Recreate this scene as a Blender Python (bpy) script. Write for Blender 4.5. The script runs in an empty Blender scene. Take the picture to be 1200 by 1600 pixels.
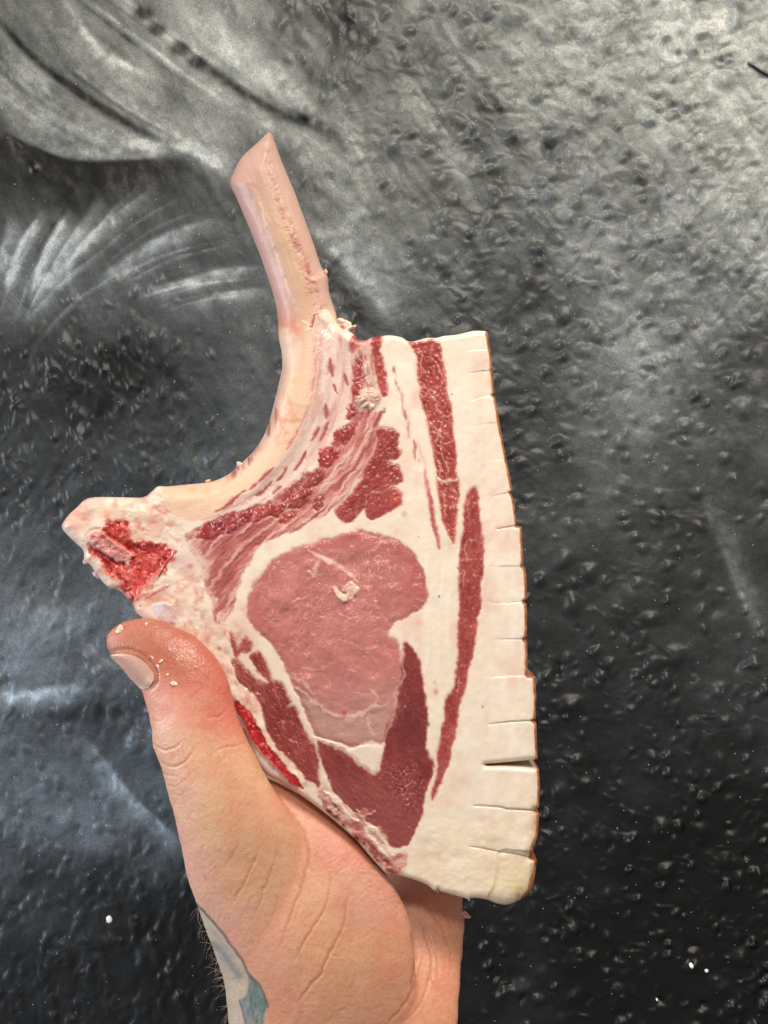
import bpy, math, random
import numpy as np
from mathutils import Vector
from mathutils.bvhtree import BVHTree
from mathutils.geometry import tessellate_polygon

random.seed(7)
RNG = np.random.default_rng(11)
scn = bpy.context.scene
COL = scn.collection

# ------------------------------------------------------------------ camera, world, lamps, exposure
S = 0.000225            # metres per photograph pixel at the cut face of the chop
D = 0.50                # camera to cut face
WALL_Y = 0.20           # wall behind the cut face

cam_d = bpy.data.cameras.new('camera')
cam = bpy.data.objects.new('camera', cam_d); COL.objects.link(cam)
cam.location = (0, -D, 0); cam.rotation_euler = (math.radians(90), 0, 0)
cam_d.sensor_fit = 'VERTICAL'
cam_d.angle = 2 * math.atan(1600 * S / 2 / D)
cam_d.clip_start = 0.01; cam_d.clip_end = 50
scn.camera = cam

world = bpy.data.worlds.new('World'); scn.world = world; world.use_nodes = True
bg = world.node_tree.nodes['Background']
bg.inputs[0].default_value = (1.0, 0.97, 0.93, 1); bg.inputs[1].default_value = 0.33

def area(name, loc, target, size, power, color):
    l = bpy.data.lights.new(name, 'AREA'); l.shape = 'RECTANGLE'; l.size = size[0]; l.size_y = size[1]
    l.energy = power; l.color = color
    o = bpy.data.objects.new(name, l); COL.objects.link(o)
    o.location = loc
    o.rotation_euler = (Vector(target) - Vector(loc)).to_track_quat('-Z', 'Y').to_euler()
    return o
area('ceiling_lamp', (0.40, -0.66, 1.0), (0, 0.05, 0), (0.6, 0.3), 18.0, (1.0, 0.89, 0.77))
area('near_ceiling_lamp', (0.08, -1.15, 0.72), (0, 0, 0), (0.28, 0.16), 6.6, (1.0, 0.90, 0.79))
area('window_light', (-1.1, -0.2, 0.0), (0, 0.15, -0.2), (0.3, 0.6), 10.0, (0.87, 0.93, 1.0))

vs = scn.view_settings
vs.view_transform = 'Standard'; vs.look = 'None'; vs.exposure = 0.0; vs.gamma = 1.0
vs.use_curve_mapping = False

# ------------------------------------------------------------------ helpers
def lin(c):
    c = np.asarray(c, float) / 255.0
    return np.where(c <= 0.04045, c / 12.92, ((c + 0.055) / 1.055) ** 2.4)

def sstep(a, b, x):
    t = np.clip((x - a) / (b - a), 0, 1); return t * t * (3 - 2 * t)

def _hash(ix, iy, seed):
    h = (ix.astype(np.int64) * 374761393 + iy.astype(np.int64) * 668265263 + seed * 974634777) & 0xffffffff
    h = ((h ^ (h >> 13)) * 1274126177) & 0xffffffff
    h = ((h ^ (h >> 16)) * 2246822519) & 0xffffffff
    return ((h ^ (h >> 15)) & 0xffffff) / float(0xffffff)

def vnoise(x, y, seed=0):
    ix = np.floor(x); iy = np.floor(y); fx = x - ix; fy = y - iy
    fx = fx * fx * fx * (fx * (fx * 6 - 15) + 10); fy = fy * fy * fy * (fy * (fy * 6 - 15) + 10)
    ix = ix.astype(np.int64); iy = iy.astype(np.int64)
    a = _hash(ix, iy, seed); b = _hash(ix + 1, iy, seed); c = _hash(ix, iy + 1, seed); d = _hash(ix + 1, iy + 1, seed)
    return (a + (b - a) * fx) * (1 - fy) + (c + (d - c) * fx) * fy

def fbm(x, y, octv=4, seed=0, gain=0.5):        # about -1..1
    t = 0; amp = 1; tot = 0
    for k in range(octv):
        t = t + amp * (vnoise(x * 2 ** k + 13.7 * k, y * 2 ** k + 7.1 * k, seed + k) * 2 - 1); tot += amp; amp *= gain
    return t / tot * 1.6

def spline(pts, n=6, closed=True):
    p = np.array(pts, float); m = len(p); out = []
    rng = range(m) if closed else range(m - 1)
    for i in rng:
        if closed: a, b, c, d = p[(i - 1) % m], p[i], p[(i + 1) % m], p[(i + 2) % m]
        else: a, b, c, d = p[max(i - 1, 0)], p[i], p[i + 1], p[min(i + 2, m - 1)]
        for k in range(n):
            t = k / n
            out.append(0.5 * (2 * b + (c - a) * t + (2 * a - 5 * b + 4 * c - d) * t * t + (3 * b - a - 3 * c + d) * t ** 3))
    if not closed: out.append(p[-1])
    return np.array(out)

def seg_near(X, Y, poly, closed=True):
    """distance, nearest point, arc length and side for a polyline"""
    n = len(poly); best = np.full(X.shape, 1e9); bx = np.zeros_like(X); by = np.zeros_like(X); bt = np.zeros_like(X); bs = np.zeros_like(X)
    L = 0.0
    for i in range(n if closed else n - 1):
        a = poly[i]; b = poly[(i + 1) % n]; ex, ey = b - a; l2 = ex * ex + ey * ey
        if l2 < 1e-9: continue
        t = np.clip(((X - a[0]) * ex + (Y - a[1]) * ey) / l2, 0, 1)
        qx = a[0] + t * ex; qy = a[1] + t * ey
        d = (X - qx) ** 2 + (Y - qy) ** 2
        m = d < best
        best = np.where(m, d, best); bx = np.where(m, qx, bx); by = np.where(m, qy, by)
        l = math.sqrt(l2)
        bt = np.where(m, L + t * l, bt); bs = np.where(m, np.sign(ex * (Y - a[1]) - ey * (X - a[0])), bs)
        L += l
    return np.sqrt(best), bx, by, bt, bs

def inside(X, Y, poly):
    r = np.zeros(X.shape, bool); n = len(poly)
    for i in range(n):
        x1, y1 = poly[i]; x2, y2 = poly[(i + 1) % n]
        if y1 == y2: continue
        c = ((y1 > Y) != (y2 > Y)) & (X < (x2 - x1) * (Y - y1) / (y2 - y1) + x1)
        r ^= c
    return r

def sdist(X, Y, poly, margin=14):
    """signed distance (positive inside), only worked out near the polygon"""
    out = np.full(X.shape, -float(margin))
    lo = poly.min(0) - margin; hi = poly.max(0) + margin
    m = (X > lo[0]) & (X < hi[0]) & (Y > lo[1]) & (Y < hi[1])
    if not m.any(): return out
    x = X[m]; y = Y[m]
    d = seg_near(x, y, poly)[0]
    out[m] = np.where(inside(x, y, poly), d, -d)
    return out

def near(X, Y, line, margin=30):
    """distance, arc length, side near an open line; 1e3 elsewhere"""
    line = np.array(line, float)
    d = np.full(X.shape, 1e3); t = np.zeros(X.shape); s = np.zeros(X.shape)
    lo = line.min(0) - margin; hi = line.max(0) + margin
    m = (X > lo[0]) & (X < hi[0]) & (Y > lo[1]) & (Y < hi[1])
    if m.any():
        a, _, _, b, c = seg_near(X[m], Y[m], line, False)
        d[m] = a; t[m] = b; s[m] = c
    return d, t, s

def rbf(X, Y, ctrl, sig):
    """normalised gaussian blend of control values (px, py, v...)"""
    ctrl = np.array(ctrl, float); num = np.zeros(X.shape + (ctrl.shape[1] - 2,)); den = np.zeros(X.shape) + 1e-9
    for c in ctrl:
        w = np.exp(-((X - c[0]) ** 2 + (Y - c[1]) ** 2) / (2 * sig * sig)) + 1e-7
        num += w[..., None] * c[2:]; den += w
    return num / den[..., None]

def world_xyz(px, py, y):
    k = S * (1 + y / D)
    return np.stack([(px - 600) * k, y + 0 * px, (800 - py) * k], -1)

def make_mesh(name, co, faces, cols=None, rough=None, normals=None, extra=None):
    """faces: an (n,4) or (n,3) array, or a list of such arrays"""
    if not isinstance(faces, list): faces = [faces]
    faces = [np.asarray(f, np.int32) for f in faces if len(f)]
    me = bpy.data.meshes.new(name)
    me.vertices.add(len(co)); me.vertices.foreach_set('co', np.ascontiguousarray(co, np.float32).ravel())
    loops = np.concatenate([f.ravel() for f in faces])
    totals = np.concatenate([np.full(len(f), f.shape[1], np.int32) for f in faces])
    starts = np.concatenate([[0], np.cumsum(totals)[:-1]]).astype(np.int32)
    me.loops.add(len(loops)); me.loops.foreach_set('vertex_index', loops.astype(np.int32))
    me.polygons.add(len(totals)); me.polygons.foreach_set('loop_start', starts); me.polygons.foreach_set('loop_total', totals)
    me.update(calc_edges=True)
    me.polygons.foreach_set('use_smooth', np.ones(len(totals), bool))
    if cols is not None: set_attr(me, 'Col', cols)
    if rough is not None: set_attr(me, 'Rough', rough)
    for k, v in (extra or {}).items(): set_attr(me, k, v)
    if normals is not None: me.normals_split_custom_set_from_vertices(normals.tolist())
    return me

def set_attr(me, name, v):
    v = np.asarray(v, np.float32)
    if v.ndim == 1:
        a = me.attributes.new(name, 'FLOAT', 'POINT'); a.data.foreach_set('value', v)
    else:
        a = me.attributes.new(name, 'FLOAT_COLOR', 'POINT')
        a.data.foreach_set('color', np.concatenate([v[:, :3], np.ones((len(v), 1), np.float32)], 1).astype(np.float32).ravel())

def link(name, me, mat, parent=None, label=None, cat=None, group=None, kind=None):
    o = bpy.data.objects.new(name, me); COL.objects.link(o)
    if me is not None and mat is not None and not me.materials: me.materials.append(mat)
    if parent is not None: o.parent = parent
    for k, v in (('label', label), ('category', cat), ('group', group), ('kind', kind)):
        if v: o[k] = v
    return o

# ------------------------------------------------------------------ materials
def node_mat(name):
    m = bpy.data.materials.new(name); m.use_nodes = True
    nt = m.node_tree; b = nt.nodes['Principled BSDF']
    return m, nt, b

def flesh_mat(name, grain_scale=1800, grain=0.10, bump=0.15, sss=0.0, radius=(1, .35, .2), scale=0.003, coat=0.0, rough=None, spec=0.5):
    m, nt, b = node_mat(name); N = nt.nodes; L = nt.links
    at = N.new('ShaderNodeAttribute'); at.attribute_name = 'Col'
    tc = N.new('ShaderNodeTexCoord')
    nz = N.new('ShaderNodeTexNoise'); nz.inputs['Scale'].default_value = grain_scale; nz.inputs['Detail'].default_value = 3
    L.new(tc.outputs['Object'], nz.inputs['Vector'])
    mr = N.new('ShaderNodeMapRange'); mr.inputs['To Min'].default_value = 1 - grain; mr.inputs['To Max'].default_value = 1 + grain
    L.new(nz.outputs['Fac'], mr.inputs['Value'])
    mx = N.new('ShaderNodeVectorMath'); mx.operation = 'SCALE'
    L.new(at.outputs['Color'], mx.inputs[0]); L.new(mr.outputs['Result'], mx.inputs['Scale'])
    L.new(mx.outputs['Vector'], b.inputs['Base Color'])
    if rough is None:
        ar = N.new('ShaderNodeAttribute'); ar.attribute_name = 'Rough'; L.new(ar.outputs['Fac'], b.inputs['Roughness'])
    else: b.inputs['Roughness'].default_value = rough
    bp = N.new('ShaderNodeBump'); bp.inputs['Strength'].default_value = bump; bp.inputs['Distance'].default_value = 0.0006
    L.new(nz.outputs['Fac'], bp.inputs['Height']); L.new(bp.outputs['Normal'], b.inputs['Normal'])
    b.inputs['Subsurface Weight'].default_value = sss; b.inputs['Subsurface Radius'].default_value = radius
    b.inputs['Subsurface Scale'].default_value = scale
    b.inputs['Specular IOR Level'].default_value = spec
    if coat: b.inputs['Coat Weight'].default_value = coat; b.inputs['Coat Roughness'].default_value = 0.25
    return m

M_MEAT = flesh_mat('wet_muscle', 1300, 0.05, 0.26)
M_FAT = flesh_mat('firm_fat', 900, 0.02, 0.05)
M_BONE = flesh_mat('raw_bone', 1400, 0.06, 0.2)
M_RIND = flesh_mat('browned_rind', 1200, 0.25, 0.3)
M_SKIN = flesh_mat('skin', 1600, 0.05, 0.12, sss=0.15, radius=(1, .4, .25), scale=0.0025)

def skin_cells():
    nt = M_SKIN.node_tree; N = nt.nodes; L = nt.links; b = N['Principled BSDF']
    tc = N.new('ShaderNodeTexCoord'); vo = N.new('ShaderNodeTexVoronoi'); vo.feature = 'DISTANCE_TO_EDGE'; vo.inputs['Scale'].default_value = 950
    nz = N.new('ShaderNodeTexNoise'); nz.inputs['Scale'].default_value = 300
    mp = N.new('ShaderNodeVectorMath'); mp.operation = 'MULTIPLY_ADD'; mp.inputs[1].default_value = (.004, .004, .004)
    L.new(tc.outputs['Object'], nz.inputs['Vector']); L.new(nz.outputs['Color'], mp.inputs[0]); L.new(tc.outputs['Object'], mp.inputs[2]); L.new(mp.outputs['Vector'], vo.inputs['Vector'])
    mr = N.new('ShaderNodeMapRange'); mr.inputs['From Max'].default_value = .25; L.new(vo.outputs['Distance'], mr.inputs['Value'])
    bp = N.new('ShaderNodeBump'); bp.inputs['Strength'].default_value = .16; bp.inputs['Distance'].default_value = .0003
    old = b.inputs['Normal'].links[0].from_socket
    L.new(mr.outputs['Result'], bp.inputs['Height']); L.new(old, bp.inputs['Normal']); L.new(bp.outputs['Normal'], b.inputs['Normal'])
skin_cells()

def plain_mat(name, rgb, rough=0.5, grain=0.1, scale=800):
    m, nt, b = node_mat(name); N = nt.nodes; L = nt.links
    tc = N.new('ShaderNodeTexCoord'); nz = N.new('ShaderNodeTexNoise'); nz.inputs['Scale'].default_value = scale
    L.new(tc.outputs['Object'], nz.inputs['Vector'])
    cr = N.new('ShaderNodeValToRGB'); c = lin(rgb)
    cr.color_ramp.elements[0].color = (*(c * (1 - grain)), 1); cr.color_ramp.elements[1].color = (*np.minimum(c * (1 + grain), 1), 1)
    L.new(nz.outputs['Fac'], cr.inputs['Fac']); L.new(cr.outputs['Color'], b.inputs['Base Color'])
    b.inputs['Roughness'].default_value = rough
    return m

# ------------------------------------------------------------------ wall
KW = 0.86
def build_wall():
    fine = 2.2
    def axis(lo, hi, olo, ohi):
        a = np.arange(lo, hi + fine, fine)
        left = lo - np.cumsum(np.geomspace(2.6, 60, 64)); left = left[left > olo][::-1]
        right = a[-1] + np.cumsum(np.geomspace(2.6, 60, 64)); right = right[right < ohi]
        return np.concatenate([left, a, right])
    ax = axis(-25, 1225, -900, 2100); ay = axis(-25, 1625, -800, 2400)
    X, Y = np.meshgrid(ax, ay)
    # --- broad lightness of the sprayed paint, light falloff put into it (grey levels)
    ctl = [(50,50,90),(200,100,102),(100,190,100),(350,60,126),(300,200,104),(560,40,80),(700,60,108),(900,60,128),(1150,60,152),
           (1100,250,140),(1000,400,110),(900,300,108),(700,300,88),(600,200,98),(500,300,92),(100,275,56),(250,290,66),(10,290,46),
           (40,400,105),(200,400,88),(300,350,74),(380,400,82),(150,520,84),(30,600,58),(150,600,36),(250,620,54),(330,640,78),(400,680,92),
           (60,750,58),(200,700,70),(50,900,84),(130,1000,98),(30,1060,116),(100,1140,66),(100,1250,112),(200,1200,92),(230,1280,104),(60,1400,68),
           (150,1440,46),(250,1400,46),(60,1550,48),(250,1550,46),(820,500,74),(830,650,62),(950,600,108),(1000,700,92),(1150,700,76),(900,800,72),
           (1000,900,64),(1100,900,56),(1150,950,70),(900,1000,56),(1000,1050,52),(1150,1050,62),(900,1200,44),(1050,1200,46),(900,1350,42),
           (1100,1350,32),(800,1500,42),(950,1500,25),(1150,1500,28),(760,1550,44),(620,700,70),(600,1000,60),(500,1300,50)]
    wx = X + 22 * fbm(X / 90, Y / 90, 3, 5); wy = Y + 22 * fbm(X / 90, Y / 90, 3, 6)
    G = rbf(wx, wy, ctl, 62)[..., 0]
    # streaky drift of the spray, running down to the right
    a = math.radians(58); u = X * math.cos(a) + Y * math.sin(a); v = -X * math.sin(a) + Y * math.cos(a)
    G *= 1 + 0.10 * fbm(u / 70, v / 12, 4, 21) * sstep(900, 500, Y) + 0.12 * fbm(X / 55, Y / 40, 4, 22)
    SN = 0.8 + 0.35 * fbm(X / 14, Y / 14, 3, 31)
    def stroke(pts, w, amount, w2=None, taper=True):
        """a sprayed line: half-width w on its right-hand side, w2 on the other"""
        ln = spline(pts, 6, False); mg = 3 * max(w, w2 or w) + 4
        lo = ln.min(0) - mg; hi = ln.max(0) + mg
        ja, jb = np.searchsorted(ax, [lo[0], hi[0]]); ia, ib = np.searchsorted(ay, [lo[1], hi[1]])
        if jb - ja < 2 or ib - ia < 2: return
        d, _, _, t, s = seg_near(X[ia:ib, ja:jb], Y[ia:ib, ja:jb], ln, False)
        T = t / max(t.max(), 1); e = np.exp(-(d / np.where(s > 0, w, w2 or w)) ** 2)
        if taper: e *= sstep(0, .2, T + .06) * sstep(1.0, .6, T - .04)
        G[ia:ib, ja:jb] += (1.55 if amount > 0 else 1.35) * amount * np.clip(e * SN[ia:ib, ja:jb], 0, 1.3)
    # dark lines of the mural
    stroke([(-10,25),(40,80),(100,130),(170,175),(240,215),(330,262)], 7, -62)
    stroke([(300,95),(340,118),(372,140),(410,162),(445,180),(510,203),(560,262)], 10, -66)
    for p, r in (((222,20),13),((247,46),13),((282,75),15),((309,97),14)):
        G -= 78 * np.exp(-(((X - p[0]) / r) ** 2 + ((Y - p[1]) / (r * .8)) ** 2) ** 1.5)
    stroke([(0,212),(60,238),(120,258),(230,256),(330,250)], 22, -26, 9)
    # light lines
    stroke([(95,-10),(140,60),(182,96),(270,132)], 12, 34, 5)
    stroke([(130,-10),(190,50),(240,85)], 7, -18)
    stroke([(0,70),(60,140),(140,190),(230,215)], 20, 20)
    stroke([(200,222),(300,235),(375,285)], 14, 40, 8)
    stroke([(290,-10),(345,60),(430,130),(520,190),(640,330),(720,430)], 26, 20)
    stroke([(400,150),(470,240),(540,330),(650,480)], 26, 22, 40)
    stroke([(0,150),(90,200),(190,225),(300,215)], 34, 6)
    stroke([(150,120),(230,180),(330,235),(420,250)], 24, 14)
    stroke([(0,250),(80,290),(180,300),(300,290)], 34, -16)
    stroke([(200,560),(170,620),(150,680)], 26, -14)
    stroke([(640,40),(720,140),(800,210),(860,330)], 16, -14)
    stroke([(620,120),(700,230),(760,330)], 14, 12)
    stroke([(-10,120),(50,170),(120,205),(220,222)], 30, 14, 9)
    stroke([(60,-10),(110,60),(190,125),(300,180),(420,225)], 30, 16, 14)
    stroke([(190,-10),(270,70),(370,150),(450,200)], 24, 16, 7)
    stroke([(100,590),(160,560),(230,560),(280,610),(290,670)], 24, -14)
    stroke([(480,350),(530,400),(580,455),(625,520)], 9, 40, 30)
    stroke([(500,430),(550,470),(600,530)], 16, -28)
    stroke([(430,230),(500,300),(560,360)], 10, -22)
    stroke([(520,-10),(540,40),(560,90)], 26, -26)
    # feather strokes fanning out on the left
    fan = [[(8,450),(30,387),(70,326)],[(49,455),(75,387),(112,322)],[(67,455),(105,387),(168,290)],[(120,392),(180,339),(244,290)],[(165,430),(235,380),(342,342)],[(235,453),(310,433),(420,421)],[(300,476),(356,459),(430,450)]]
    for _ in range(44):
        k = RNG.uniform(0, len(fan) - 1.01); i = int(k); f = k - i
        a_ = np.array(fan[i]) * (1 - f) + np.array(fan[i + 1]) * f + RNG.normal(0, 3, 2)
        o_ = RNG.uniform(-.35, .2); a_ = a_ + (a_[2] - a_[0]) * o_
        stroke([tuple(q) for q in a_], RNG.uniform(1.6, 4.5), RNG.uniform(-14, 24), RNG.uniform(1, 2.5))
    for _ in range(60):                                   # finer sweeps along the big curves of the mural
        k = RNG.uniform(0, 1); o_ = RNG.uniform(-90, 230)
        a_ = [(-10 + o_ * .9, 30 - o_ * .25), (70 + o_, 110 - o_ * .3), (170 + o_, 180 - o_ * .25), (300 + o_, 250 - o_ * .2)]
        i0 = RNG.integers(0, 2); stroke(a_[i0:i0 + 3], RNG.uniform(2, 6), RNG.uniform(-14, 14), RNG.uniform(1.5, 6))
    for _ in range(50):
        x = RNG.uniform(420, 900); y = RNG.uniform(-20, 420); l = RNG.uniform(50, 140); b_ = math.radians(RNG.normal(58, 10))
        stroke([(x, y), (x + l * .5 * math.cos(b_) + RNG.normal(0, 4), y + l * .5 * math.sin(b_)), (x + l * math.cos(b_), y + l * math.sin(b_))], RNG.uniform(3, 9), RNG.uniform(-13, 13), RNG.uniform(2, 6))
    for p, w, am in (([(8,450),(30,387),(70,326)],9,58),([(49,455),(75,387),(112,322)],13,50),([(67,455),(105,387),(142,331),(168,290)],12,46),
                     ([(120,392),(180,339),(244,290)],9,58),([(165,430),(225,387),(281,361),(342,342)],13,46),([(235,453),(300,436),(356,421),(420,421)],10,52),
                     ([(300,476),(356,459),(430,450)],9,44),([(-5,430),(8,380),(20,330)],14,40),([(40,500),(110,430),(190,370)],5,26),([(60,530),(130,460),(240,400)],4,20),
                     ([(90,440),(140,370),(200,310)],6,30)):
        stroke(p, w * 1.5, am * .95, w * 0.42)
    stroke([(140,1160),(200,1238),(245,1282),(300,1335)], 20, 36, 4)
    stroke([(0,196),(60,228),(120,246),(230,244),(310,232)], 4, 26, 44)
    stroke([(0,206),(60,238),(120,256),(230,254),(330,250)], 34, -20, 4)
    stroke([(95,-10),(140,60),(182,96),(270,132)], 5, 22, 16)
    stroke([(210,218),(300,236),(378,290)], 5, 26, 20)
    stroke([(-10,1090),(60,1083),(150,1072)], 22, 52, 8)
    stroke([(-10,1190),(80,1200),(170,1230),(250,1290)], 44, 4)
    stroke([(-10,985),(80,975),(160,985)], 40, 14)
    stroke([(-10,1118),(80,1112),(170,1108),(260,1100)], 18, -22)
    stroke([(1100,780),(1128,850),(1160,930),(1195,1015)], 7, 26, 26)
    stroke([(930,450),(1000,560),(1010,680)], 40, 16)
    G = 92 * (np.clip(G, 10, 190) / 92) ** 1.17; G = np.clip(G, 12, 182)
    # --- relief: lumps and pits of the plaster under the paint
    dens = rbf(X, Y, [(100,150,.05),(350,80,.12),(300,400,.05),(100,400,.02),(160,600,.8),(60,700,1.),(250,720,.8),(400,600,.08),(60,950,1.),(200,950,.9),(80,1200,.8),
                      (60,1400,1.),(250,1500,1.),(560,40,.9),(700,100,.5),(800,250,1.),(1000,150,.9),(1100,350,1.),(950,500,.9),(820,600,.6),(1000,700,.6),
                      (1150,600,.7),(950,850,.5),(1100,900,.35),(950,1100,.9),(1100,1200,1.),(850,1300,1.),(1000,1450,1.),(800,1550,1.),(1150,1550,1.),(600,330,.3)], 90)[..., 0]
    qx_ = X + 16 * fbm(X / 46, Y / 46, 3, 47); qy_ = Y + 16 * fbm(X / 46, Y / 46, 3, 48)
    rp = np.where(X < 540, fbm(X / 15 + .3 * qy_ / 15, qy_ / 26, 3, 45, .42), fbm((qx_ * .9 + qy_ * .43) / 21, (qy_ * .9 - qx_ * .43) / 14.5, 3, 46, .40))
    low = sstep(750, 1050, Y) * sstep(480, 620, X); rp = np.sign(rp) * np.abs(rp) ** 1.3; pk_ = np.clip(rp - .12, 0, 1) * 1.25; rp = rp * (1 - low) + pk_ * low
    rp *= .55 + .55 * np.clip(.6 + fbm(X / 80, Y / 80, 2, 50), 0, 1.4)
    H = 2.0 * fbm(X / 60, Y / 60, 3, 41) + 1.7 * rp * (.10 + dens) + 0.10 * fbm(X / 6, Y / 6, 2, 44)
    Hl = np.zeros_like(H)
    n = 11500
    cx = RNG.uniform(-420, 1620, n); cy = RNG.uniform(-400, 2000, n)
    for i in range(n):
        j0 = np.searchsorted(ax, cx[i]); i0 = np.searchsorted(ay, cy[i])
        if j0 >= len(ax) or i0 >= len(ay): continue
        dn = dens[i0, j0]
        if RNG.random() > dn * (.62 if cx[i] > 560 else .9): continue
        big = RNG.random() < 0.22
        r1 = RNG.uniform(12, 21) if big else RNG.uniform(6, 12.5)
        r2 = r1 * (RNG.uniform(.42, .75) if cx[i] < 560 else RNG.uniform(.5, .95))
        base = 75 if cx[i] < 560 else (-25 if cy[i] < 900 else 120)
        th = math.radians(base + RNG.normal(0, 24 if cx[i] < 560 else 38))
        hh = r2 * RNG.uniform(.18, .46) * (1.12 if cx[i] > 560 else .8) * (.7 if big else 1)
        mg = r1 * 1.5
        ja, jb = np.searchsorted(ax, [cx[i] - mg, cx[i] + mg]); ia, ib = np.searchsorted(ay, [cy[i] - mg, cy[i] + mg])
        if jb - ja < 2 or ib - ia < 2: continue
        x = X[ia:ib, ja:jb] - cx[i]; y = Y[ia:ib, ja:jb] - cy[i]
        p = (x * math.cos(th) + y * math.sin(th)) / r1; q = (-x * math.sin(th) + y * math.cos(th)) / r2
        q = q + RNG.uniform(-.45, .45) * p * p; p = p + RNG.uniform(-.3, .3) * q * q
        e = np.clip(1 - (p * p + q * q) / 2.0, 0, 1); e = e * e * e * (1.6 - .6 * e) * hh * 1.2
        if RNG.random() < .12: Hl[ia:ib, ja:jb] -= .7 * e
        else:
            o = Hl[ia:ib, ja:jb]; Hl[ia:ib, ja:jb] = np.where(e > 0, np.maximum(o, .65 * np.minimum(o, e) + e * .8), o)
    Hl = (1.75 + .5 * sstep(600, 800, X) * sstep(700, 300, Y)) * Hl * (.65 + .5 * np.clip(.5 + fbm(X / 70, Y / 70, 2, 52), 0, 1.3))
    H = H + Hl
    for p, r in (((1042,76),(14,20)),((1100,72),(20,20))):         # two round craters
        e = np.sqrt(((X - p[0]) / r[0]) ** 2 + ((Y - p[1]) / r[1]) ** 2)
        H += 4.2 * np.exp(-((e - 1) / .33) ** 2) - 2.6 * np.exp(-(e / .6) ** 2)
    for pts in ([(690,40),(720,85),(760,130),(790,170)],[(838,125),(845,155),(880,172)],[(20,1190),(45,1290),(38,1350)],[(165,1330),(175,1400)],[(262,1320),(285,1350)]):
        d, _, _ = near(X, Y, spline(pts, 5, False), 25); H += 2.0 * np.exp(-(d / 6) ** 2)
    cov = np.maximum(lin(G) * KW - 0.009, 0.001)                       # share of light paint that reaches this level
    # sparse pale droplets / bare flecks
    me_y = WALL_Y - H * S * 1.45
    co = world_xyz(X, Y, np.full_like(X, WALL_Y)); co[..., 1] = me_y
    ny, nx = X.shape
    idx = np.arange(ny * nx).reshape(ny, nx)
    f = np.stack([idx[:-1, :-1], idx[1:, :-1], idx[1:, 1:], idx[:-1, 1:]], -1).reshape(-1, 4)
    cool = np.clip(rbf(X, Y, [(100,100,.05),(600,50,.08),(1100,100,.05),(1000,500,.3),(100,500,.5),(100,800,.9),(100,1200,1.25),(250,1500,1.1),(700,700,.4),
                              (1000,900,.35),(1100,1300,.5),(850,1200,.7),(850,1500,.8)], 130)[..., 0], -.3, 1.4)
    tint = 1 + cool[..., None] * np.array([-.13, .0, .26]) + np.array([-.02, 0.03, -.045])  # cool window light, strongest lower left, put into the paint tint
    me = make_mesh('wall', co.reshape(-1, 3), f, cols=tint.reshape(-1, 3), extra={'Cover': cov.ravel()})
    m, nt, b = node_mat('sprayed_wall_paint'); N = nt.nodes; L = nt.links
    cvr = N.new('ShaderNodeAttribute'); cvr.attribute_name = 'Cover'
    tn = N.new('ShaderNodeAttribute'); tn.attribute_name = 'Col'
    tc = N.new('ShaderNodeTexCoord')
    n1 = N.new('ShaderNodeTexNoise'); n1.inputs['Scale'].default_value = 1150; n1.inputs['Detail'].default_value = 2
    n2 = N.new('ShaderNodeTexNoise'); n2.inputs['Scale'].default_value = 260; n2.inputs['Detail'].default_value = 4
    for q in (n1, n2): L.new(tc.outputs['Object'], q.inputs['Vector'])
    def math_(op, a, b_=None, c=None):
        k = N.new('ShaderNodeMath'); k.operation = op
        for i, v in enumerate((a, b_, c)):
            if v is None: continue
            if isinstance(v, (int, float)): k.inputs[i].default_value = v
            else: L.new(v, k.inputs[i])
        return k.outputs[0]
    # fine droplets: multiply coverage by a speckle
    sp = math_('MULTIPLY_ADD', n1.outputs['Fac'], 1.25, 0.38)
    sp2 = math_('MULTIPLY_ADD', n2.outputs['Fac'], 0.6, 0.70)
    cv = math_('MULTIPLY', math_('MULTIPLY', cvr.outputs['Fac'], sp), sp2)
    vo = N.new('ShaderNodeTexVoronoi'); vo.inputs['Scale'].default_value = 330; L.new(tc.outputs['Object'], vo.inputs['Vector'])
    dot = math_('LESS_THAN', vo.outputs['Distance'], 0.11)
    sepc = N.new('ShaderNodeSeparateColor'); L.new(vo.outputs['Color'], sepc.inputs[0])
    dot = math_('MULTIPLY', dot, math_('GREATER_THAN', sepc.outputs[0], 0.87))
    cv = math_('ADD', cv, math_('MULTIPLY', dot, 0.22))
    cv = math_('MAXIMUM', cv, 0.002)
    vm = N.new('ShaderNodeVectorMath'); vm.operation = 'SCALE'; L.new(tn.outputs['Color'], vm.inputs[0]); L.new(cv, vm.inputs['Scale'])
    L.new(vm.outputs['Vector'], b.inputs['Base Color'])
    b.inputs['Roughness'].default_value = 0.42; b.inputs['Specular IOR Level'].default_value = 0.32
    bp = N.new('ShaderNodeBump'); bp.inputs['Strength'].default_value = 0.22; bp.inputs['Distance'].default_value = 0.0006
    hh = math_('ADD', math_('MULTIPLY', n1.outputs['Fac'], 0.6), n2.outputs['Fac'])
    L.new(hh, bp.inputs['Height']); L.new(bp.outputs['Normal'], b.inputs['Normal'])
    w = link('wall', me, m, label='grey and black spray painted wall with lumpy relief behind the chop', kind='structure')
    # white paint spots and a dark gouge on the wall
    white = plain_mat('white_paint', (250, 250, 250), 0.4, 0.02)
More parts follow.
